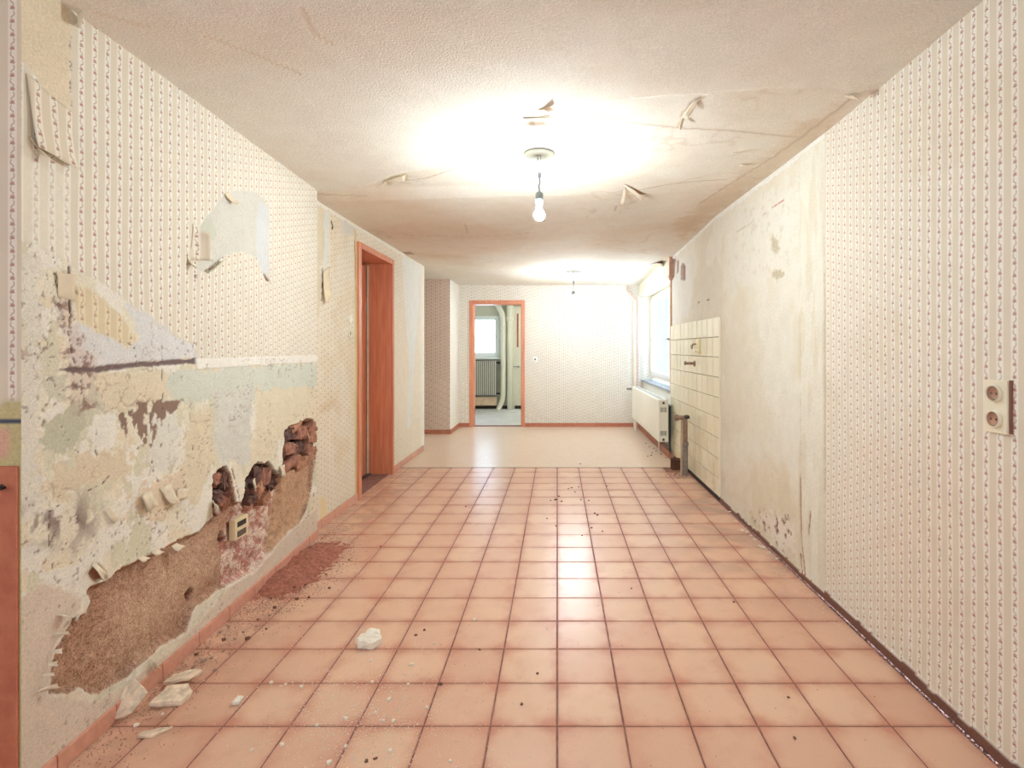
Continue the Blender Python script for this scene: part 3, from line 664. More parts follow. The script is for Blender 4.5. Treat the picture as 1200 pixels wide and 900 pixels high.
MB().box(-2.6, .2, Y2 - .014, Y2 - .001, 0, .06).build('dark_foot', plain('dark_foot_paint', S(70, 60, 52), .8), wall_r2)  # plain dark strip along the foot of the wall
# niche wall below and above the window on the right
nw = MB().box(1.365, 1.60, 6.09, YF + .02, 0, .725).box(1.50, 1.56, 6.09, YF + .02, 2.06, 2.42).box(1.50, 1.60, 6.0, 6.22, 0, 2.42)
struct(nw.build('wall_right', M_WHITE))

# ================================================================== JOINERY, SKIRTINGS, WINDOWS
nt = NT('orange_varnished_wood'); oc = nt.n('ShaderNodeTexCoord').outputs['Object']
mp = nt.n('ShaderNodeMapping'); mp.inputs['Scale'].default_value = (9, 9, .55); nt.l(gp(nt), mp.inputs[0])
wv = nt.noise(mp.outputs[0], 5, 5, .6)
c = nt.mix(nt.rng(wv, .32, .68), S4(204, 126, 94), S4(222, 150, 116))
nt.l(c, nt.b.inputs['Base Color']); nt.b.inputs['Roughness'].default_value = .38; nt.bump(wv, .08, .002); M_WOOD = nt.m
M_WOOD_D = plain('dark_varnished_wood', S(168, 92, 62), .45, var=.12)
M_SKIRT = plain('red_brown_skirting_wood', S(186, 116, 88), .45, var=.10)
M_DARK = plain('black_shadow_gap', S(46, 38, 36), .8)
M_CHROME = plain('dull_chrome', S(176, 176, 176), .3, metal=.9)
M_BLACK = plain('black_plastic', S(40, 38, 38), .5)
M_PLASTIC = plain('ivory_plastic', S(236, 228, 204), .4, var=.02)

# ---- door in the side wall: casing, deep lining, closed leaf
d1 = struct(empty('door_1', (XD, (DY0 + DY1) / 2, 0)))
c0, c1 = DY0 - .055, DY1 + .045
for nm, b in (('casing', (XD - .01, XD + .018, c0, DY0 + .006, 0, DZ + .045)), ('casing', (XD - .01, XD + .018, DY1 - .006, c1, 0, DZ + .045)), ('casing', (XD - .01, XD + .018, DY0 + .006, DY1 - .006, DZ - .006, DZ + .045)),
              ('lining', (XD - .278, XD - .01, DY1, DY1 + .025, 0, DZ + .02)), ('lining', (XD - .278, XD - .01, DY0 - .025, DY0, 0, DZ + .02)), ('lining', (XD - .278, XD - .01, DY0, DY1, DZ, DZ + .025)),
              ('door_leaf', (XD - .274, XD - .235, DY0 + .004, DY1 - .035, .012, DZ - .03))):
    local(d1, MB().box(*b).build(nm, M_WOOD, bevel=.003))
local(d1, MB().box(XD - .236, XD - .222, DY1 - .016, DY1 - .001, .01, DZ - .02).build('rubber_seal', plain('white_seal', S(226, 220, 206), .6)))
local(d1, MB().box(XD - .29, XD - .276, DY0 - .03, DY1 + .03, 0, DZ + .03).build('backing', M_DARK))
local(d1, MB().box(XD - .262, XD - .234, DY1 - .034, DY1 - .018, .45, .52).build('hinge', M_CHROME)); local(d1, MB().box(XD - .262, XD - .234, DY1 - .034, DY1 - .018, 1.62, 1.69).build('hinge', M_CHROME))
local(d1, MB().box(XD - .234, XD - .20, DY0 + .002, DY1 - .002, 0, .012).build('threshold', plain('grey_metal_strip', S(96, 92, 92), .4, metal=.6)))
# ---- doorway in the far wall
d2 = struct(empty('door_2', ((FX0 + FX1) / 2, YF, 0)))
for nm, b in (('casing', (FX0 - .042, FX0 + .012, YF - .018, YF + .01, 0, FZ + .045)), ('casing', (FX1 - .012, FX1 + .042, YF - .018, YF + .01, 0, FZ + .045)), ('casing', (FX0 + .012, FX1 - .012, YF - .018, YF + .01, FZ - .012, FZ + .045)),
              ('lining', (FX0, FX0 + .02, YF + .01, YF + .20, 0, FZ)), ('lining', (FX1 - .02, FX1, YF + .01, YF + .20, 0, FZ)), ('lining', (FX0 + .02, FX1 - .02, YF + .01, YF + .20, FZ - .02, FZ))):
    local(d2, MB().box(*b).build(nm, M_WOOD, bevel=.003))
# ---- skirtings
nt = NT('skirting_tile'); oi = nt.n('ShaderNodeObjectInfo'); pw = gp(nt)
c = nt.mix(oi.outputs['Random'], S4(220, 166, 144), S4(212, 152, 130)); c = nt.mul(c, nt.mix(nt.rng(nt.noise(pw, 40, 4), .3, .7), (.9, .88, .86, 1), (1.03, 1.03, 1.03, 1)))
nt.l(c, nt.b.inputs['Base Color']); nt.b.inputs['Roughness'].default_value = .38; M_SKTILE = nt.m
bl = struct(empty('baseboard_left', (XL(2.4), 2.4, 0)))
def skirt_tile(y0, y1, x0f, x1f, h=.055, th=.012):
    a = Vector((x0f, y0, 0)); b = Vector((x1f, y1, 0)); g = .0015
    v = [(a.x - .002, a.y + g, 0), (a.x + th, a.y + g, 0), (b.x + th, b.y - g, 0), (b.x - .002, b.y - g, 0)]
    w = [(p[0] - (.002 if i in (1, 2) else 0), p[1], h) for i, p in enumerate(v)]
    local(bl, MB().add(v + w, [(3, 2, 1, 0), (4, 5, 6, 7), (0, 1, 5, 4), (1, 2, 6, 5), (2, 3, 7, 6), (3, 0, 4, 7)]).build('tile', M_SKTILE, bevel=.0025))
y = 1.972 - 2 * .2213 - .1
y = YN + .004
edges = [YN + .004, 1.53, 1.751, 1.972, 2.193, 2.414, 2.636, 2.857, 3.078, 3.30, YS]
for a, b in zip(edges[:-1], edges[1:]): skirt_tile(a, b, XL(a), XL(b))
edges = [YS + .002, 3.62, 3.84, 4.06, DY0 - .057]
for a, b in zip(edges[:-1], edges[1:]): skirt_tile(a, b, XD, XD, .06)
edges = [DY1 + .048, 5.44, 5.66, 5.88, 6.10, 6.40]
for a, b in zip(edges[:-1], edges[1:]): skirt_tile(a, b, XD, XD, .06)
local(bl, MB().box(XL(YS) - .065, XL(YS) + .002, YS, YS + .012, 0, .055).build('end_tile', M_SKTILE, bevel=.002))
struct(MB().box(FX1 + .044, 1.28, YF - .016, YF - .001, 0, .062).build('baseboard_back', M_SKIRT, bevel=.004))
struct(MB().box(-1.562, FX0 - .044, YF - .016, YF - .001, 0, .062).build('baseboard_back', M_SKIRT, bevel=.004))
struct(MB().box(-2.62, -1.55, 7.602, 7.618, 0, .062).build('baseboard_back', M_SKIRT, bevel=.004))
struct(MB().box(-1.5635, -1.548, 7.62, YF - .017, 0, .062).build('baseboard_back', M_SKIRT, bevel=.004))
struct(MB().box(1.262, 1.280, 5.92, YF - .018, 0, .075).build('baseboard_right', M_SKIRT, bevel=.004))
MB().box(1.281, 1.364, 5.92, YF - .001, 0, .05).build('plinth_fill', plain('raw_mortar', S(176, 140, 124), .9, var=.15, bump=.4), floor)

# ---- window on the right with shutter box and stone sill
w1 = struct(empty('window_1', (1.5, 7.2, .79)))
wy0, wy1, wz0, wz1 = 6.22, 8.285, .79, 2.062
M_WCREAM = plain('cream_window_paint', S(238, 232, 214), .4, var=.02)
fr = MB().box(1.49, 1.555, wy0, wy0 + .06, wz0, wz1).box(1.49, 1.555, wy1 - .06, wy1, wz0, wz1).box(1.49, 1.555, wy0 + .06, wy1 - .06, wz0, wz0 + .06).box(1.49, 1.555, wy0 + .06, wy1 - .06, wz1 - .06, wz1)
local(w1, fr.build('window_frame', M_WCREAM, bevel=.004))
def sash(y0, y1):
    m = MB().box(1.472, 1.53, y0, y0 + .055, wz0 + .045, wz1 - .045).box(1.472, 1.53, y1 - .055, y1, wz0 + .045, wz1 - .045).box(1.472, 1.53, y0 + .055, y1 - .055, wz0 + .045, wz0 + .105).box(1.472, 1.53, y0 + .055, y1 - .055, wz1 - .10, wz1 - .045)
    s = local(w1, m.build('sash', M_PVC, bevel=.004))
    p_ = MB().box(1.502, 1.506, y0 + .05, y1 - .05, wz0 + .10, wz1 - .095).build('pane', M_GLASS, s); p_.matrix_parent_inverse = s.matrix_parent_inverse.copy(); p_.matrix_parent_inverse = Matrix.Identity(4)
    return s
sash(wy0 + .045, 6.83); sash(6.85, wy1 - .045)
h = MB().lathe([(0, -.004), (.016, -.004), (.016, .012), (.010, .014), (.010, .03), (0, .03)], 14, 'X', (1.446, 6.86, 1.37)); h.tube([(1.444, 6.86, 1.37), (1.436, 6.92, 1.375), (1.436, 6.98, 1.378)], .008, 8)
local(w1, h.build('handle', M_CHROME))
local(w1, MB().box(1.335, 1.495, 6.10, YF - .002, .727, .752).build('window_sill', plain('blue_grey_stone', S(150, 158, 172), .3, var=.12, nscale=60), bevel=.004))
sb = struct(empty('trim_1', (1.4, 7.2, 2.07)))
local(sb, MB().box(1.298, 1.318, 6.06, YF - .001, 2.07, 2.34).build('shutter_box_front', M_CREAM, bevel=.004)); local(sb, MB().box(1.318, 1.55, 6.10, YF - .001, 2.07, 2.085).build('shutter_box_base', M_CREAM))
local(sb, MB().box(1.286, 1.299, 6.06, YF - .001, 2.068, 2.096).build('moulding', M_CREAM, bevel=.004))
local(sb, MB().box(1.296, 1.345, 6.035, 6.06, 2.04, 2.33).build('end_batten', plain('raw_reddish_timber', S(200, 156, 134), .8, var=.15)))
st = struct(MB().box(1.318, 1.336, 6.086, 6.104, .73, 2.05).build('trim_2', plain('pine_corner_bead', S(214, 172, 134), .6, var=.1)))
# the neighbouring house seen through the glass
nb = struct(MB().box(3.0, 3.3, 4.5, 34.0, -.6, 5.2).build('wall_outside', plain('bluish_render', np.array([.112, .106, .098]), .9, var=.06, nscale=2)))
# ---- second room window
w2 = struct(empty('window_2', (-1.53, Y2, WZ0)))
m = MB()
yy0, yy1 = Y2 + .03, Y2 + .09
m.box(WX0, WX0 + .05, yy0, yy1, WZ0, WZ1).box(WX1 - .05, WX1, yy0, yy1, WZ0, WZ1).box(WX0 + .05, WX1 - .05, yy0, yy1, WZ0, WZ0 + .06).box(WX0 + .05, WX1 - .05, yy0, yy1, WZ1 - .05, WZ1)
local(w2, m.build('window_frame', M_PVC, bevel=.004))
m = MB().box(WX0 + .04, WX0 + .08, yy0 - .012, yy1 - .02, WZ0 + .05, WZ1 - .04).box(WX1 - .09, WX1 - .04, yy0 - .012, yy1 - .02, WZ0 + .05, WZ1 - .04).box(WX0 + .08, WX1 - .09, yy0 - .012, yy1 - .02, WZ0 + .05, WZ0 + .10).box(WX0 + .08, WX1 - .09, yy0 - .012, yy1 - .02, WZ1 - .09, WZ1 - .04)
local(w2, m.build('sash', M_PVC, bevel=.003)); local(w2, MB().box(WX0 + .07, WX1 - .08, Y2 + .055, Y2 + .059, WZ0 + .09, WZ1 - .08).build('pane', M_GLASS))
local(w2, MB().tube([(WX1 - .065, yy0 - .012, 1.50), (WX1 - .065, yy0 - .04, 1.50), (WX1 - .15, yy0 - .045, 1.50)], .008, 8).build('handle', M_CHROME))
local(w2, MB().box(WX0 - .03, WX1 + .03, Y2 - .10, Y2 + .03, WZ0 - .04, WZ0).build('window_sill', M_PVC, bevel=.004))
# ---- painted utility door in the second room
d3 = struct(empty('door_3', (-.5, Y2, 0)))
local(d3, MB().box(-.875, -.10, Y2 - .05, Y2 - .016, .07, 2.1).build('door_leaf', M_CREAM, bevel=.004)); local(d3, MB().box(-.83, -.795, Y2 - .062, Y2 - .05, 1.27, 1.96).build('wooden_strip', M_WOOD_D))
local(d3, MB().lathe([(0, 0), (.022, 0), (.022, -.012), (.01, -.014), (.01, -.05), (0, -.05)], 12, 'Y', (-.80, Y2 - .05, .87)).tube([(-.80, Y2 - .095, .87), (-.90, Y2 - .10, .875)], .010, 8).build('handle', M_CHROME))
local(d3, MB().box(-.93, -.878, Y2 - .06, Y2 - .002, 0, 2.1).build('door_frame', M_CREAM, bevel=.004))

# ================================================================== WALL TILES
nt = NT('ivory_glazed_tile'); oi = nt.n('ShaderNodeObjectInfo'); pw = gp(nt)
c = nt.mix(oi.outputs['Random'], S4(238, 234, 208), S4(229, 224, 194)); ps = nt.n('ShaderNodeSeparateXYZ'); nt.l(pw, ps.inputs[0])
gm = nt.math('MULTIPLY', nt.rng(ps.outputs[2], .9, .1), nt.rng(nt.noise(pw, 8, 5), .45, .7)); c = nt.mix(nt.math('MULTIPLY', gm, .4), c, S4(206, 184, 140))
nt.l(c, nt.b.inputs['Base Color']); nt.b.inputs['Roughness'].default_value = .22; M_WTILE = nt.m
WP = .1665; wt = {}
M_WGROUT = plain('dark_wall_grout', S(150, 138, 116), .9, var=.2)
TZ = 1.509; TW0 = 4.266
MB().box(XR - .010, XR + .004, TW0 + .006, 6.088, .03, TZ - .003).build('tile_bed', M_WGROUT, wall_right)
for r in range(9):
    for k in range(11):
        y0 = TW0 + k * WP; y1 = min(y0 + WP, 6.086); z1 = TZ - r * WP; z0 = max(z1 - WP, .035)
        if y1 - y0 < .03: continue
        key = (round(y1 - y0, 3), round(z1 - z0, 3))
        if key not in wt:
            a = (y1 - y0) / 2 - .0042; b = (z1 - z0) / 2 - .0032; e = .0022
            v = [(0, -a, -b), (0, a, -b), (0, a, b), (0, -a, b), (-.004, -a, -b), (-.004, a, -b), (-.004, a, b), (-.004, -a, b), (-.006, -a + e, -b + e), (-.006, a - e, -b + e), (-.006, a - e, b - e), (-.006, -a + e, b - e)]
            f = [(i, i + 4, (i + 1) % 4 + 4, (i + 1) % 4) for i in range(4)] + [(i + 4, i + 8, (i + 1) % 4 + 8, (i + 1) % 4 + 4) for i in range(4)] + [(11, 10, 9, 8)]
            me = bpy.data.meshes.new('wall_tile'); me.from_pydata(v, [], f); me.update(); me.materials.append(M_WTILE); wt[key] = me
        o = bpy.data.objects.new('wall_tile', wt[key]); COL.objects.link(o); o.parent = wall_right
        o.location = (XR - .0095 + RNG.uniform(-.0006, .0006), (y0 + y1) / 2, (z0 + z1) / 2); o.rotation_euler = (0, RNG.uniform(-.004, .004), RNG.uniform(-.004, .004))
MB().box(XR - .0145, XR + .004, TW0 - .005, TW0 + .0042, .035, TZ).build('edge_plaster', M_CREAM, wall_right)
# strip painted black as the shadow gap at the foot of the tiles
MB().box(XR - .008, XR + .002, TW0, 6.08, -.003, .034).build('shadow_joint', M_DARK, wall_right)

# ================================================================== THINGS
# ---- bare bulb lamps
M_ROSE = plain('yellowed_rose', S(136, 131, 117), .7); M_LAMPWIRE = plain('twisted_wire', S(96, 96, 104), .6); M_SOCKET = plain('grey_lamp_holder', S(112, 116, 116), .5)
def emis(name, rgb, s):
    nt = NT(name); e = nt.n('ShaderNodeEmission'); e.inputs[0].default_value = tuple(rgb) + (1,); e.inputs[1].default_value = s
    nt.l(e.outputs[0], nt.o.inputs['Surface']); return nt.m
def lamp(x, y, zb, label, strength, rgb, rose=.085, top=None, rb=.03):
    zt = float(zceil(np.array(x), np.array(y))) - .004 if top is None else top
    t = tag(empty('bare_bulb_lamp', (x, y, zt)), label, 'lamp')
    prof = [(0, -.004), (rose * .5, -.010), (rose * .92, -.008), (rose, -.002), (rose * .98, .006)]
    MB().lathe(prof, 32).build('ceiling_rose', M_ROSE, t)
    top = -.006; sock = zb + rb + .035 - zt
    ztm = top + (sock + .06 - top) * .48
    MB().tube([(-.004, 0, top), (-.010, 0, top - .03), (0, .002, ztm)], .0022, 6).build('wire', M_LAMPWIRE, t)
    MB().tube([(.004, 0, top), (.014, 0, top - .04), (.006, 0, ztm)], .0022, 6).build('wire', plain('blue_wire', S(150, 170, 196), .6), t)
    MB().box(-.008, .012, -.007, .007, ztm - .026, ztm).build('terminal_block', plain('pale_terminal', S(150, 160, 178), .5), t)
    MB().tube([(0, 0, ztm - .026), (.004, 0, ztm - .05), (-.002, 0, ztm - .07), (.001, 0, sock + .06)], .0035, 8).build('cable', M_LAMPWIRE, t)
    MB().lathe([(0, sock + .062), (.010, sock + .062), (.021, sock + .052), (.022, sock), (.015, sock - .004), (0, sock - .004)], 20).build('lamp_holder', M_SOCKET, t)
    c0 = zb - zt; pr = [(.012, c0 + rb + .034), (.014, c0 + rb + .014)] + [(rb * math.sin(a), c0 + rb * math.cos(a)) for a in np.linspace(.5, math.pi - .001, 12)]
    MB().lathe(pr, 20).build('bulb', emis('bulb_glow', rgb, strength), t)
    return t
X1, Y1 = Ce(632, 181, 2.305)
lamp(X1, Y1, CH + (VY - 252) * Y1 / F, 'bare light bulb on short wire hanging over the terracotta tiles', BULB1, (.84, .95, .98))
lamp((672 - VX) * 7.0 / F, 7.0, CH + (VY - 352) * 7.0 / F, 'distant bare light bulb hanging in front of the far papered wall', BULB2, (.84, .93, 1.0), rose=.10)
lamp(-.9, -.9, 1.95, 'added fill bulb, unseen behind the viewer', FILL_BACK, (1.0, .90, .87))  # unseen bulb added to fill the near part of the room
lamp(-.15, 9.3, 1.85, 'added fill bulb in the second room, out of view beside the doorway', FILL_ROOM2, (.90, .97, 1.0), top=2.172)  # unseen bulb added to brighten the room beyond the doorway

# ---- double wall socket on the striped paper
def disc_recess(o, x, y, z, r, axis_mat, parent, s=-1):
    """round socket insert standing out of the wall (towards -x when s=-1)"""
    k = MB().lathe([(0, s * .002), (r * .80, s * .002), (r * .84, s * .008), (r * .92, s * .010), (r, s * .008), (r * 1.02, 0)], 28, 'X', (x, y, z)).build('socket_ring', M_PLASTIC, parent)
    q = MB().lathe([(0, s * .003), (r * .79, s * .003), (r * .80, s * .007)], 24, 'X', (x, y, z)).build('well', plain('brownish_well', S(176, 132, 108), .5), k)
    hm_ = MB()
    for dy in (-.0095, .0095): hm_.lathe([(0, s * .0042), (.0028, s * .0042), (.0028, s * .002)], 10, 'X', (x, y + dy, z))
    hm_.build('contact_holes', M_BLACK, k)
    MB().box(x + (s * .006), x + s * .003, y - .003, y + .003, z + r * .66, z + r * .8).build('earth_clip', M_CHROME, k)
    MB().box(x + (s * .006), x + s * .003, y - .003, y + .003, z - r * .8, z - r * .66).build('earth_clip', M_CHROME, k)
yo, zo = Rw(1171, 476.5); t = tag(empty('double_socket', (XR, yo, zo)), 'ivory double wall socket on the striped floral wallpaper', 'socket')
MB().box(-.012, .004, -.041, .041, -.080, .080).build('face_plate', M_PLASTIC, t, bevel=.002)
disc_recess(t, -.012, .002, .040, .026, None, t); disc_recess(t, -.012, .002, -.038, .026, None, t)
MB().box(-.006, .004, -.047, -.041, -.076, .082).build('plate_side_shade', plain('side_shade_brown', S(140, 92, 74), .6), t)  # brown strip paints in the dark, shaded side of the plate
# ---- light switch over a socket by the door
ysw, zs1 = Dw(409.5, 374); _, zs2 = Dw(409.5, 391)
t = tag(empty('light_switch', (XD, ysw, zs1)), 'round white light switch beside the orange door casing, above a socket', 'switch')
MB().lathe([(.036, -.002), (.036, .008), (.030, .012), (0, .012)], 28, 'X').build('cover_ring', M_PLASTIC, t); MB().box(.012, .018, -.016, .016, -.016, .016).build('rocker', M_PVC, t, bevel=.003)
t = tag(empty('round_socket', (XD, ysw, zs2)), 'round ivory socket directly below the white light switch', 'socket')
MB().lathe([(.035, -.002), (.035, .008), (.028, .013), (.022, .013), (.021, .004), (0, .004)], 28, 'X').build('cover_ring', M_PLASTIC, t)
MB().lathe([(.020, .0045), (0, .0045)], 16, 'X').build('well', plain('brown_socket_well', S(150, 104, 82), .5), t); MB().box(.0045, .010, -.004, .004, -.015, -.009).build('earth_clip', M_CHROME, t)
# ---- round cover on the far wall beside the doorway
xf = (627 - VX) * YF / F; zf = CH + (VY - 421) * YF / F
t = tag(empty('far_switch', (xf, YF, zf)), 'small square white switch on the far wall beside the doorway', 'switch')
MB().box(-.036, .036, -.012, .002, -.036, .036).build('cover_plate', M_PVC, t, bevel=.004); MB().box(-.012, .016, -.018, -.012, -.016, .014).build('rocker', plain('grey_rocker', S(120, 116, 112), .5), t, bevel=.002)
# ---- hook on the brown dado
t = tag(MB().tube([(-1.502, Q - .006, .872), (-1.502, Q - .03, .868), (-1.490, Q - .034, .872), (-1.484, Q - .032, .885)], .004, 8).build('coat_hook', M_DARK), 'small dark metal hook screwed into the brown dado board', 'hook')

# ---- radiator below the window
M_RAD = plain('white_radiator_enamel', S(238, 236, 222), .35, var=.02)
ry0, ry1, rz0, rz1, rx0, rx1 = 5.905, 8.03, .185, .665, 1.148, 1.256
t = tag(empty('panel_radiator', (rx0, 7.0, rz0)), 'long white panel radiator under the window with slotted end cover', 'radiator')
def lp(o): return local(t, o)
lp(MB().box(rx0, rx0 + .018, ry0 + .006, ry1, rz0, rz1 - .004).build('front_panel', M_RAD, bevel=.006)); lp(MB().box(rx1 - .018, rx1, ry0 + .006, ry1, rz0, rz1 - .004).build('back_panel', M_RAD, bevel=.006))
sc = lp(MB().box(rx0 + .002, rx1 - .002, ry0, ry0 + .008, rz0 + .004, rz1).build('side_cover', M_RAD, bevel=.002))
lp(MB().box(rx0 + .002, rx1 - .002, ry1 - .008, ry1, rz0 + .004, rz1).build('side_cover', M_RAD, bevel=.002))
for zz in (rz1 - .14, rz0 + .075):
    for k in range(6):
        o = MB().box(rx0 + .018 + k * .0125, rx0 + .0235 + k * .0125, ry0 - .0006, ry0 + .001, zz, zz + .055).build('slot', M_BLACK, sc); o.matrix_parent_inverse = Matrix.Identity(4)
for zz in (rz1 - .035, rz0 + .03):
    MB().lathe([(0, -.004), (.014, -.004), (.014, .002)], 16, 'Y', (rx0 + .054, ry0, zz)).build('screw_plug', plain('dark_plug', S(70, 66, 62), .4), sc)
tg = lp(MB().box(rx0 + .016, rx1 - .016, ry0 + .006, ry1 - .006, rz1 - .006, rz1).build('top_grille', M_RAD))
m = MB()
for k in range(40): m.box(rx0 + .026, rx1 - .026, ry0 + .05 + k * .051, ry0 + .075 + k * .051, rz1 - .0005, rz1 + .0006)
tag(m.build('grille_slots', plain('grille_shadow', S(130, 130, 132), .6), tg), kind='stuff')
lp(MB().tube([(rx0 + .05, ry0 + .25, rz0 + .01), (rx0 + .05, ry0 + .25, 0)], .008, 8).build('leg', M_RAD)); lp(MB().tube([(rx0 + .04, ry1 - .10, rz0 + .01), (rx0 + .04, ry1 - .10, 0)], .010, 8).build('leg', M_RAD))
lp(MB().tube([(rx1 - .004, ry0 + .10, rz1 - .07), (rx1 + .115, ry0 + .10, rz1 - .07)], .012, 10).build('bracket', M_CHROME))
o = tag(MB().tube([(1.30, 6.03, .052), (1.30, 6.03, .58)], .014, 10).build('gap_shade_rod', plain('dark_gap_shade', S(72, 80, 74), .5)), 'dark upright rod painted in as shade between the radiator end and the tiled wall', 'pipe')  # dark rod added in place of the shade in this gap
t = tag(empty('radiator_valve', (1.14, 8.09, .62)), 'small grey radiator valve at the far end of the long radiator', 'valve')
MB().tube([(-.06, 0, 0), (.02, 0, 0)], [.018, .014], 12).build('knob', plain('grey_valve', S(130, 124, 116), .5), t); MB().tube(bend([(.02, 0, 0), (.06, 0, 0), (.06, 0, -.57)], .03), .009, 8).build('supply_pipe', M_CREAM, t)
# ---- heating pipes in the far corner
M_PIPEP = plain('pinkish_painted_pipe', S(216, 178, 160), .5)
zt = 2.235
def corner_pipe(dx, dy, mat, label, z0=.003):
    pts = bend([(1.125 + dx, 8.24 + dy, zt), (1.125 + dx, 8.24 + dy, 2.15), (1.255 + dx, 8.20 + dy, 2.03), (1.255 + dx, 8.20 + dy, z0)], .06)
    return tag(MB().tube(pts, .014, 12).build('heating_pipe', mat), label, 'pipe')
corner_pipe(0, 0, M_PIPEP, 'pinkish heating pipe with a double bend in the far window corner')
corner_pipe(-.038, .03, M_CREAM, 'cream heating pipe running close beside the pinkish one in the corner')

# ---- water fittings on the tiled wall
M_COP = plain('corroded_brass', S(156, 132, 116), .45, metal=.35, var=.25, nscale=40); M_GREYP = plain('grey_waste_pipe', S(150, 138, 128), .5, var=.2, nscale=30)
yb, zb = Fl(803, 557)[1], 0
xp = (803 - VX) * yb / F
t = tag(empty('waste_pipe', (xp, yb, 0)), 'tall grey waste pipe with elbow standing before the cream wall tiles', 'pipe')
MB().tube([(0, 0, -.003), (0, 0, .26), (0, 0, .30)], [.026, .026, .026], 14).build('lower_pipe', M_GREYP, t)
MB().tube(bend([(0, 0, .29), (0, 0, .555), (-.045, -.01, .57), (-.085, -.02, .57)], .05), .023, 14).build('upper_pipe', M_COP, t)
MB().lathe([(.026, .285), (.032, .287), (.032, .325), (.023, .328)], 16).build('collar', M_GREYP, t)
MB().lathe([(.0, -.11), (.031, -.108), (.031, -.075), (.022, -.07)], 14, 'X', (0, -.02, .57)).build('union_nut', M_COP, t); MB().lathe([(.012, .555), (.03, .560), (.03, .585), (.012, .595), (0, .595)], 14, 'Z', (.012, -.005, .0)).build('cap', M_BLACK, t)
t = tag(empty('supply_stub', (xp - .050, yb - .05, 0)), 'short pale pipe stub strapped beside the tall grey waste pipe', 'pipe')
MB().tube([(0, 0, -.003), (0, 0, .09), (.004, 0, .54)], [.012, .011, .010], 10).build('stub', plain('stained_stub', S(186, 162, 140), .6), t)
xq, yq = Fl(793, 551)
t = tag(empty('drain_sleeve', (xq, yq + .05, 0)), 'squat rusty brown drain sleeve on the floor by the waste pipe', 'drain')
M_RUST = plain('rusty_iron', S(96, 64, 48), .8, var=.3, nscale=40, bump=.4)
MB().lathe([(.050, -.003), (.054, .01), (.052, .095), (.056, .10), (.056, .108), (.045, .108), (.044, .02), (0, .02)], 20).build('sleeve', M_RUST, t); MB().lathe([(.040, .021), (0, .021)], 16).build('opening', M_BLACK, t)
yv, zv = Rw(816, 426)
t = tag(empty('tap_outlet', (XR - .016, yv, zv)), 'corroded brass tap outlet sticking out of the cream tiles', 'tap')
MB().lathe([(.030, .002), (.030, -.006), (.016, -.012)], 18, 'X').build('rosette', M_COP, t); MB().tube([(-.004, 0, 0), (-.09, .01, .004)], .014, 12).build('spout', M_COP, t); MB().lathe([(.014, -.080), (.019, -.082), (.019, -.098), (.010, -.100), (0, -.098)], 14, 'X', (0, .01, .004)).build('nozzle', M_COP, t)
yv, zv = Rw(821, 407)
t = tag(empty('water_valve', (XR - .016, yv, zv)), 'cream water valve cover with dark hook above the brass outlet', 'valve')
MB().box(-.016, .002, -.055, .05, -.06, .075).build('cover_plate', plain('yellowed_cover', S(224, 214, 172), .5), t, bevel=.008); MB().lathe([(.02, .0), (.018, -.03), (0, -.032)], 14, 'X', (-.014, -.01, -.03)).build('stopper', plain('pale_stopper', S(232, 226, 200), .5), t)
MB().tube(bend([(-.012, .04, .03), (-.05, .045, .03), (-.05, .05, -.01), (-.05, .075, -.01), (-.05, .08, .02)], .02), .008, 8).build('hook', M_COP, t)

# ---- second room: radiator, board, pipes
t = tag(empty('ribbed_radiator', (-1.53, Y2 - .12, .36)), 'grey ribbed radiator below the small window beyond the far doorway', 'radiator')
m = MB().box(-1.92, -1.245, Y2 - .13, Y2 - .06, .27, 1.0); lp2 = lambda o: local(t, o)
M_RIB = plain('grey_radiator_enamel', S(212, 210, 200), .45, var=.02); lp2(m.build('body', plain('shaded_radiator_body', S(128, 126, 118), .7), bevel=.004))  # body coloured darker than the ribs, as the shade between them
for k in range(17): lp2(MB().box(-1.915 + k * .040, -1.893 + k * .040, Y2 - .160, Y2 - .13, .29, .985).build('rib', M_RIB, bevel=.004))
lp2(MB().tube([(-1.245, Y2 - .095, .95), (-1.17, Y2 - .095, .95)], [.014, .022], 10).build('valve', M_BLACK)); lp2(MB().tube([(-1.245, Y2 - .095, .32), (-1.17, Y2 - .095, .32)], .014, 10).build('return_pipe', M_BLACK))
tag(MB().box(-1.92, -1.24, Y2 - .10, Y2 - .07, .075, .25).build('pale_board', plain('peach_board', S(226, 196, 168), .6), bevel=.003), 'peach coloured board leaning under the ribbed radiator', 'board')
M_DUCT = plain('cream_vent_pipe', S(230, 225, 206), .5, var=.015)
tag(MB().tube(bend([(-1.24, Y2 - .16, 2.16), (-1.10, Y2 - .16, 1.93), (-1.10, Y2 - .16, .22), (-1.20, Y2 - .18, .0)], .10), .052, 14).build('vent_pipe', M_DUCT), 'cream pipe bent at top and bottom beyond the far doorway', 'pipe')
t = tag(empty('down_pipe', (-.965, Y2 - .14, 0)), 'straight thick cream pipe with collar beyond the far doorway', 'pipe')
MB().tube([(0, 0, 0), (0, 0, 1.86)], .058, 16).build('shaft', M_DUCT, t); MB().tube([(0, 0, 1.84), (0, 0, 2.17)], .068, 16).build('upper_shaft', M_DUCT, t); MB().lathe([(.058, 1.80), (.074, 1.81), (.074, 1.88), (.066, 1.89)], 18).build('collar', M_DUCT, t)

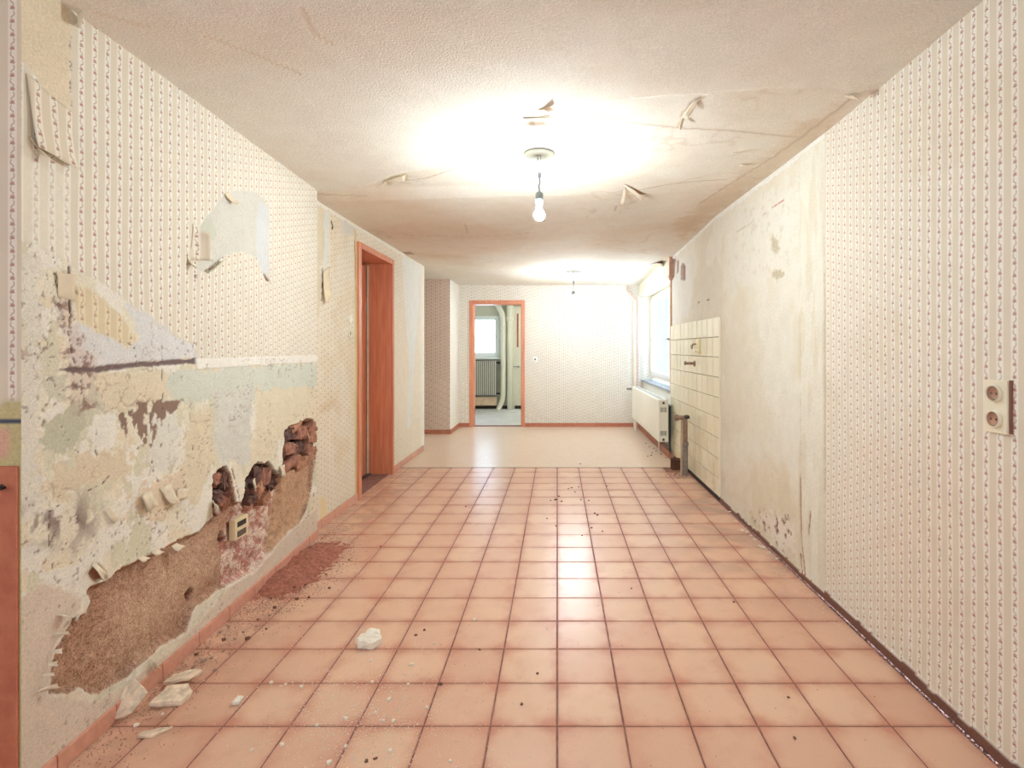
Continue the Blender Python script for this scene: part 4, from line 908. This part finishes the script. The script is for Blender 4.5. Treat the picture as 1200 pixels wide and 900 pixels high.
# ================================================================== DAMAGE DETAILS OF THE WALLS AND CEILING (parts of them)
def nz(r): return RNG.uniform(-r, r)
M_BRICKS = [plain('old_brick_red', S(156, 108, 90), .9, var=.25, nscale=30, bump=.6, bscale=60), plain('old_brick_orange', S(172, 124, 98), .9, var=.25, nscale=30, bump=.6, bscale=60), plain('old_brick_sooty', S(104, 76, 70), .9, var=.3, nscale=25, bump=.6, bscale=60)]
def rough_brick(lx, ly, lz, rr, amp=.006, n=(2, 5, 3)):
    me = bpy.data.meshes.new('brick'); vs = {}; V = []; Fc = []
    def vid(i, j, k):
        if (i, j, k) not in vs:
            p = Vector(((i / n[0] - .5) * lx, (j / n[1] - .5) * ly, (k / n[2] - .5) * lz))
            q = sum(1 for a, b in ((i, n[0]), (j, n[1]), (k, n[2])) if a in (0, b))
            p *= (1 - .05 * (q - 1)); p += Vector((rr.uniform(-amp, amp), rr.uniform(-amp, amp), rr.uniform(-amp, amp)))
            vs[(i, j, k)] = len(V); V.append(p)
        return vs[(i, j, k)]
    for j in range(n[1]):
        for k in range(n[2]): Fc += [(vid(0, j, k), vid(0, j, k + 1), vid(0, j + 1, k + 1), vid(0, j + 1, k)), (vid(n[0], j, k), vid(n[0], j + 1, k), vid(n[0], j + 1, k + 1), vid(n[0], j, k + 1))]
    for i in range(n[0]):
        for k in range(n[2]): Fc += [(vid(i, 0, k), vid(i + 1, 0, k), vid(i + 1, 0, k + 1), vid(i, 0, k + 1)), (vid(i, n[1], k), vid(i, n[1], k + 1), vid(i + 1, n[1], k + 1), vid(i + 1, n[1], k))]
        for j in range(n[1]): Fc += [(vid(i, j, 0), vid(i, j + 1, 0), vid(i + 1, j + 1, 0), vid(i + 1, j, 0)), (vid(i, j, n[2]), vid(i + 1, j, n[2]), vid(i + 1, j + 1, n[2]), vid(i, j + 1, n[2]))]
    me.from_pydata(V, [], Fc); me.update(); return me
def brick(px, py, wpx, hpx, mat, depth=-.035, rx=0.0, lx=.07):
    y0, _ = L(px - wpx / 2, py); y1, z = L(px + wpx / 2, py); yc = (y0 + y1) / 2
    me = rough_brick(lx, abs(y1 - y0), hpx * yc / F, random.Random(int(px * 7 + py)), .011)
    me.materials.append(M_BRICKS[mat]); o = mesh_obj('brick', me, None, wall_left)
    o.location = (XL(yc) + depth, yc, z); o.rotation_euler = (rx, nz(.12), nz(.1)); return o
brick(342, 508, 11, 15, 2, -.045, .1); brick(353, 505, 11, 14, 0, -.030, -.15); brick(365, 508, 9, 19, 1, -.030, .1)
brick(341, 524, 13, 15, 0, -.032, -.1); brick(354, 522, 9, 15, 2, -.050, .2); brick(364, 526, 10, 13, 0, -.030, -.2); brick(341, 540, 17, 11, 0, -.028, .2); brick(357, 537, 15, 9, 1, -.030, .3); brick(366, 500, 8, 12, 0, -.028, .4); brick(349, 499, 9, 9, 1, -.034, .3)
brick(294, 570, 9, 18, 2, -.042, .2); brick(304, 553, 9, 18, 2, -.040, -.2); brick(304, 570, 12, 15, 1, -.030, .3); brick(314, 555, 9, 20, 0, -.042, -.3); brick(320, 566, 8, 14, 2, -.036, .4); brick(311, 580, 9, 12, 1, -.028, .6); brick(297, 582, 8, 9, 2, -.03, .2)
brick(256, 560, 9, 15, 0, -.040, .1); brick(266, 562, 8, 20, 2, -.044, -.1); brick(257, 577, 11, 13, 2, -.040, -.25); brick(267, 585, 9, 15, 0, -.044, .1); brick(259, 592, 11, 11, 0, -.034, .1)
# flush box left in the broken plaster
yb_, zb_ = L(283.5, 618)
t = tag(empty('junction_box', (XL(yb_) - .012, yb_, zb_)), 'small cream junction box set in the broken plaster between the brick pockets', 'box')
MB().box(-.02, .012, -.052, .052, -.048, .052).build('housing', plain('yellowed_box', S(226, 208, 168), .6), t, bevel=.003); MB().box(.0125, .015, -.036, .030, .012, .036).build('window_slot', M_BLACK, t); MB().box(.0125, .015, -.036, .030, -.036, -.008).build('terminal_strip', plain('dark_terminal', S(96, 84, 74), .6), t)

def flap(tl, tr, br_, bl_, curl, mat, parent, W, name='wallpaper_flap', n=8, mode='down', thick=.0012):
    """a loose corner of paper: bilinear patch on the wall that lifts off towards its free edge"""
    vs = []; fs = []
    for i in range(n + 1):
        for j in range(n + 1):
            u, v = i / n, j / n
            px = (tl[0] * (1 - u) + tr[0] * u) * (1 - v) + (bl_[0] * (1 - u) + br_[0] * u) * v; py = (tl[1] * (1 - u) + tr[1] * u) * (1 - v) + (bl_[1] * (1 - u) + br_[1] * u) * v
            k = v if mode == 'down' else u if mode == 'right' else 1 - u if mode == 'left' else 1 - v
            vs.append(W(px, py, .003 + curl * k ** 2.2 + .002 * math.sin(9 * u + 5 * v)))
    for i in range(n):
        for j in range(n): fs.append((i * (n + 1) + j, i * (n + 1) + j + 1, (i + 1) * (n + 1) + j + 1, (i + 1) * (n + 1) + j))
    o = MB().add(vs, fs, True).build(name, mat, parent); m = o.modifiers.new('thickness', 'SOLIDIFY'); m.thickness = thick; m.offset = 0; return o
nt = NT('loose_wallpaper'); wp = wallpaper(nt, 1, *PW); nt.l(nt.mul(wp, (.97, .93, .87, 1)), nt.b.inputs['Base Color']); nt.b.inputs['Roughness'].default_value = .85; M_FLAP = nt.m
M_TORN = plain('torn_paper_back', S(232, 216, 188), .9, var=.06); M_CHIP = plain('plaster_chip', S(226, 212, 188), .9, var=.1, nscale=40, bump=.4)
flap((30, 86), (83, 132), (85, 199), (38, 172), .016, M_FLAP, wall_left, WL, n=12); flap((33, 160), (44, 168), (56, 194), (48, 188), .03, M_TORN, wall_left, WL, mode='down')
flap((84, 10), (93, 24), (90, 30), (83, 34), .03, M_TORN, wall_left, WL, mode='left'); flap((225, 262), (233, 274), (236, 306), (222, 304), .045, M_FLAP, wall_left, WL, mode='right'); flap((240, 317), (256, 304), (258, 309), (244, 321), .03, M_FLAP, wall_left, WL, mode='up')
flap((218, 300), (224, 306), (222, 316), (220, 312), .03, M_TORN, wall_left, WL); flap((65, 318), (80, 322), (78, 352), (68, 348), .02, M_TORN, wall_left, WL, mode='right'); flap((262, 227), (268, 225), (273, 238), (270, 240), .03, M_TORN, wall_left, WL, mode='down')
for a, b, c_, d_, cu, md in (((121, 598), (129, 594), (136, 606), (129, 614), .012, 'down'), ((160, 582), (175, 574), (185, 592), (168, 600), .016, 'left'), ((186, 572), (200, 566), (206, 590), (194, 590), .018, 'down'), ((206, 574), (216, 572), (214, 584), (205, 590), .016, 'right'), ((66, 720), (77, 719), (76, 724), (67, 722), .02, 'down'), ((84, 718), (92, 722), (88, 728), (83, 727), .02, 'left'),
                          ((61, 744), (71, 740), (72, 743), (63, 747), .02, 'right'), ((58, 763), (64, 760), (63, 766), (59, 766), .02, 'right'), ((55, 778), (58, 775), (58, 781), (55, 780), .02, 'right'), ((48, 791), (55, 788), (54, 792), (48, 793), .02, 'right'), ((41, 811), (56, 801), (58, 806), (46, 811), .025, 'right'), ((176, 772), (179, 782), (181, 784), (174, 775), .02, 'down'),
                          ((103, 664), (110, 658), (124, 672), (116, 680), .014, 'left'), ((200, 640), (206, 636), (210, 640), (202, 646), .02, 'down'), ((160, 654), (166, 650), (170, 654), (163, 659), .015, 'down'), ((176, 646), (184, 642), (187, 647), (178, 651), .015, 'down'), ((290, 566), (298, 560), (300, 572), (292, 574), .03, 'left'), ((322, 548), (333, 544), (334, 558), (324, 560), .03, 'left'), ((246, 592), (249, 586), (254, 602), (249, 602), .03, 'left')):
    flap(a, b, c_, d_, cu, M_CHIP, wall_left, WL, 'plaster_flake', 3, md, .002)
def WC(px, py, off=0.0):
    x, y = Ce(px, py); return Vector((x, y, float(zceil(np.array(x), np.array(y))) - .004 - off))
M_CTORN = plain('torn_ceiling_paper', S(232, 220, 200), .9, var=.06)
for a, b, c_, d_, cu, md in (((612, 141), (646, 140), (640, 147), (618, 147), .025, 'down'), ((628, 133), (646, 128), (648, 133), (632, 134), .03, 'right'), ((726, 238), (732, 224), (735, 226), (731, 236), .05, 'left'), ((731, 221), (754, 230), (752, 234), (734, 226), .04, 'right'), ((800, 138), (814, 124), (822, 122), (806, 140), .02, 'left'), ((796, 150), (801, 138), (803, 142), (798, 154), .02, 'left'),
                          ((762, 310), (776, 306), (778, 309), (766, 312), .04, 'right'), ((990, 122), (1006, 118), (1008, 122), (998, 126), .03, 'right'), ((856, 186), (866, 182), (868, 184), (858, 188), .02, 'right'), ((452, 213), (476, 206), (474, 210), (456, 216), .015, 'down'), ((866, 200), (872, 196), (876, 198), (868, 203), .02, 'right')):
    flap(a, b, c_, d_, cu, M_CTORN, ceiling, WC, 'paper_flap', 4, md)
def WD(px, py, off=0.0):
    y, z = Dw(px, py); return Vector((XD + off, y, z))
flap((378, 318), (386, 312), (384, 348), (377, 356), .03, M_TORN, wall_door, WD, n=5)

# ================================================================== RUBBLE ON THE FLOOR
def chunk_mesh(poly, th, seed, amp=.004, name='plaster_chunk'):
    rr = random.Random(seed); n = len(poly); cx = sum(p[0] for p in poly) / n; cy = sum(p[1] for p in poly) / n
    P2 = []
    for i in range(n):
        a = poly[i]; b = poly[(i + 1) % n]
        for t in (0, .34, .67): P2.append((a[0] + (b[0] - a[0]) * t + rr.uniform(-amp, amp), a[1] + (b[1] - a[1]) * t + rr.uniform(-amp, amp)))
    N = len(P2); v = []; f = []
    for s_, z in ((.93, 0), (1.0, th * .5), (.95, th)):
        for p in P2: v.append((cx + (p[0] - cx) * s_ + rr.uniform(-amp, amp) * .5, cy + (p[1] - cy) * s_ + rr.uniform(-amp, amp) * .5, z + rr.uniform(-amp, amp) * .4))
    for p in P2: v.append((cx + (p[0] - cx) * .5, cy + (p[1] - cy) * .5, th + rr.uniform(-.2, 1.0) * amp))
    v += [(cx, cy, th), (cx, cy, 0)]
    for r in range(3):
        for k in range(N): f.append((r * N + k, r * N + (k + 1) % N, (r + 1) * N + (k + 1) % N, (r + 1) * N + k))
    for k in range(N): f += [(3 * N + k, 3 * N + (k + 1) % N, 4 * N), ((k + 1) % N, k, 4 * N + 1)]
    me = bpy.data.meshes.new(name); me.from_pydata(v, [], f); me.update(); return me
M_LUMP = plain('broken_plaster', S(228, 208, 182), .9, var=.18, nscale=35, bump=.6, bscale=90); M_WLUMP = plain('white_plaster', S(242, 234, 218), .85, var=.06, nscale=30, bump=.3)
def chunk(px, py, poly, th, rot, label, mat=M_LUMP, dz=0.0, cat='rubble', name='plaster_chunk', group=None):
    x, y = Fl(px, py); me = chunk_mesh(poly, th, int(px * 3 + py)); me.materials.append(mat)
    o = mesh_obj(name, me, None); o.location = (x, y, 0); o.rotation_euler = rot
    R_ = Euler(rot).to_matrix(); o.location.z = -min((R_ @ v.co).z for v in me.vertices) + dz
    return tag(o, label, cat, group)
chunk(151, 843, [(-.06, -.012), (.012, -.01), (.060, .045), (-.004, .105), (-.058, .055)], .014, (.85, -.25, .1), 'thick plaster slab leaning on the skirting, closest to the brown dado')
chunk(201, 822, [(-.055, -.03), (.045, -.035), (.062, .015), (.03, .055), (-.04, .045)], .020, (.12, .05, .2), 'broad flat plaster chunk lying behind the leaning slab')
chunk(216, 801, [(-.06, -.02), (.03, -.02), (.062, .01), (.03, .03), (-.05, .025)], .010, (.10, -.12, .15), 'thin plaster slab resting on the back of the broad flat chunk', dz=.012)
chunk(180, 861, [(-.042, -.014), (.01, -.016), (.045, .018), (.03, .022), (-.03, .008)], .008, (.1, .05, .1), 'narrow plaster sliver in front of the leaning slab')
chunk(277, 825, [(-.018, -.01), (.014, -.012), (.02, .012), (-.004, .02)], .014, (.2, .1, .4), 'small pale plaster crumb alone near the flat chunks', M_WLUMP)
t = tag(empty('curled_plaster_chunk', (*Fl(432, 757), 0)), 'bright white curled plaster piece standing alone on the tiles', 'rubble')
me = chunk_mesh([(-.055, -.01), (-.03, -.03), (.03, -.028), (.055, .0), (.02, .03), (-.04, .03)], .03, 5, .006); me.materials.append(M_WLUMP); o = mesh_obj('body', me, None, t); o.rotation_euler = (.05, .08, 0); o.location = (0, 0, .004)
me = chunk_mesh([(-.03, -.012), (.055, -.004), (.03, .03), (-.02, .035)], .008, 6, .004); me.materials.append(M_WLUMP); o = mesh_obj('curled_edge', me, None, t); o.rotation_euler = (.45, .12, 0); o.location = (0, .012, .034)
# single chips and crumbs that can be picked out
def small(name, kind, spots, mat, label, cat, group, w, th):
    proto = []
    for k in range(4):
        rr = random.Random(k + len(name)); n = 5
        me = chunk_mesh([(math.cos(a * 2 * math.pi / n) * rr.uniform(.6, 1.1) * w, math.sin(a * 2 * math.pi / n) * rr.uniform(.35, .8) * w) for a in range(n)], th, 40 + k, w * .12, name); me.materials.append(mat); proto.append(me)
    for i, q in enumerate(spots):
        o = bpy.data.objects.new(name, proto[i % 4]); COL.objects.link(o); x, y = Fl(q[0], q[1]); s_ = q[2] if len(q) > 2 else 1
        o.location = (x, y, .0012); o.scale = (s_, s_, s_); o.rotation_euler = (0, 0, RNG.uniform(0, 6.28)); tag(o, label, cat, group)
M_LEAF = plain('dark_dry_crumb', S(124, 88, 74), .9, var=.2); M_GREYC = plain('grey_crumb', S(184, 158, 138), .9, var=.2)
small('white_chip', 0, [(456, 821, 1.3), (461, 846, 1.2), (449, 846), (435, 775), (482, 780, 1.3), (556, 727, 1.4), (508, 755), (330, 874, 1.3), (353, 806, 1.3), (318, 801, 1.2), (190, 838, .9), (160, 851, 1.4), (405, 843, 1.2), (386, 895, 1.4), (458, 881, 1.2), (528, 893), (440, 836), (500, 830), (372, 851), (295, 880), (405, 876), (436, 800), (335, 803), (478, 803)], M_WLUMP, 'small white plaster chip lying on the near terracotta tiles', 'plaster chip', 'white plaster chips on the near tiles', .0085, .005)
small('dark_crumb', 0, [(651, 586, 1.6), (658, 588, 1.2), (645, 587), (655, 582, 1.2), (670, 572, 1.2), (678, 571), (674, 577), (666, 573), (697, 602, 1.2), (700, 604, 1.2), (652, 617, 1.1), (706, 623), (693, 619), (681, 586), (690, 587), (641, 608), (711, 570), (546, 594), (516, 803, 1.3), (429, 893, 1.0), (440, 890, .8), (611, 826, .8), (487, 745), (497, 739), (562, 762, .7), (630, 790, .8), (682, 628, .8), (680, 544, 1.2), (740, 690, .7), (860, 706, .8), (931, 866, .8), (924, 818, .7)], M_LEAF, 'tiny dark dirt crumb on the open part of the floor', 'crumb', 'dark crumbs on the open floor', .010, .005)
small('radiator_crumb', 0, [(763, 534, 1.2), (759, 535), (775, 533, 1.2), (764, 531), (769, 529), (761, 524), (757, 520), (766, 526), (780, 537)], M_LEAF, 'dark crumb on the floor covering beside the long radiator', 'crumb', 'dark crumbs beside the radiator', .011, .006)
small('wall_foot_chip', 0, [(870, 622, 1.6), (876, 624, 1.2), (880, 628), (884, 633, 1.2), (890, 640), (894, 642, 1.5), (902, 648), (862, 611), (910, 655), (855, 600)], M_WLUMP, 'pale plaster scrap along the foot of the stripped wall', 'plaster chip', 'plaster scraps by the stripped wall', .014, .004)
small('brick_crumb', 0, [(345, 690, 1.7), (334, 694, 1.5), (370, 657, 1.3), (382, 674), (386, 690, 1.2), (358, 686, 1.2), (352, 690), (362, 701, 1.2), (348, 703, 1.5), (322, 713, 1.6), (290, 750, 1.9), (262, 751, 1.5), (230, 768, 1.2), (338, 668), (395, 660, .9), (302, 727), (318, 702, 1.1), (446, 641, 1.1), (409, 657), (312, 738, .9)], M_LEAF, 'dark brick crumb at the edge of the red dust heap', 'crumb', 'brick crumbs round the dust heap', .0075, .006)
small('grey_crumb', 0, [(238, 776, 1.5), (248, 772), (262, 764), (226, 784, 1.2), (252, 786), (243, 760), (275, 750), (285, 742), (208, 796), (300, 735), (268, 735), (258, 742, 1.2), (232, 758), (316, 722), (320, 716)], M_GREYC, 'grey mortar crumb along the foot of the broken plaster', 'crumb', 'mortar crumbs below the broken plaster', .009, .007)
# brick dust heap and scattered grit
M_DUST = plain('red_brick_dust', S(164, 104, 86), .95, var=.3, nscale=60, bump=.8, bscale=150); M_GRIT = plain('sand_grit', S(176, 132, 106), .95, var=.3, nscale=50)
gx = np.arange(-1.60, -1.02, .008); gy = np.arange(2.35, 3.75, .008); GX, GY = np.meshgrid(gx, gy, indexing='ij')
hh = .045 * np.exp(-((GX + 1.52 - .06) / .13) ** 2) * (np.exp(-((GY - 3.12) / .20) ** 2) + .8 * np.exp(-((GY - 2.78) / .16) ** 2)) * (.5 + fbm(GX, GY, 14, 4, 501)) + (fbm(GX, GY, 50, 3, 505) - .5) * .020 - .010
idx = np.arange(GX.size).reshape(GX.shape); keep = (hh[:-1, :-1] > 0) | (hh[1:, 1:] > 0); keep &= GX[:-1, :-1] > XL(GY[:-1, :-1]) - .01
q = np.stack([idx[:-1, :-1], idx[1:, :-1], idx[1:, 1:], idx[:-1, 1:]], -1)[keep]
o = MB().add(np.stack([GX, GY, np.maximum(hh, -.001)], -1).reshape(-1, 3).tolist(), q.tolist(), True).build('brick_dust', M_DUST); tag(o, 'heap of red brick dust spilled along the left skirting', 'dust', kind='stuff')
def grit(name, n, fx, mat, label, r0, r1, seed):
    rr = random.Random(seed); m = MB()
    for _ in range(n):
        x, y = fx(rr); r = rr.uniform(r0, r1); a = rr.uniform(0, 6.28); zz = .0005
        c, s_ = math.cos(a), math.sin(a); e = rr.uniform(.4, 1)
        v = [(x + r * (c * u - s_ * w * e), y + r * (s_ * u + c * w * e), zz) for u, w in ((1, 0), (-.5, .8), (-.6, -.8))] + [(x + r * .1, y, zz + r * .8)]
        m.add(v, [(0, 1, 3), (1, 2, 3), (2, 0, 3), (2, 1, 0)])
    return tag(m.build(name, mat), label, 'debris', kind='stuff')
def f_left(rr):
    y = rr.uniform(1.5, 3.7); return XL(y) + .014 + abs(rr.gauss(0, .10)), y
def f_heap(rr): 
    y = rr.gauss(2.95, .22); return XL(y) + .014 + abs(rr.gauss(.07, .12)), y
def f_white(rr):
    px, py = rr.gauss(425, 70), rr.gauss(835, 55)
    while py < 730: py = rr.gauss(835, 55)
    return Fl(px, py)
def f_any(rr):
    return rr.uniform(-1.4, 1.3), rr.uniform(1.55, 5.4)
def f_right(rr):
    y = rr.uniform(2.2, 5.3); return 1.31 - abs(rr.gauss(0, .05)), y
grit('sand_grit', 2600, f_left, M_GRIT, 'sandy plaster grit strewn along the left skirting', .0012, .0042, 3)
grit('brick_grit', 7500, f_heap, M_DUST, 'red brick grit scattered round the dust heap', .0012, .0045, 4)
grit('white_plaster_crumbs', 2600, f_white, M_WLUMP, 'fine white plaster crumbs sprinkled over the near tiles', .0010, .0040, 5)
grit('floor_grit', 420, f_any, M_LEAF, 'fine dark grit spread thinly over the whole tiled floor', .0010, .0028, 6)
grit('plaster_grit', 600, f_right, M_WLUMP, 'pale plaster grit along the foot of the stripped wall', .0012, .0038, 7)
# broken floor corner round the waste pipe
def f_pipe(rr): return xp - .03 + rr.gauss(0, .07), yb + .10 + rr.gauss(0, .09)
grit('mortar_rubble', 420, f_pipe, plain('mortar_rubble_mix', S(168, 126, 108), .95, var=.3, nscale=40), 'mortar rubble in the broken floor corner round the waste pipe', .003, .011, 8)
# dirt packed into the open joint along the right wall
def f_joint(rr): return XR - .016 + rr.uniform(-.006, .010), rr.uniform(1.3, 4.3)
grit('joint_dirt', 1500, f_joint, plain('joint_dirt_brown', S(120, 84, 68), .95, var=.3, nscale=40), 'brown dirt packed in the open joint along the papered wall', .002, .006, 9)
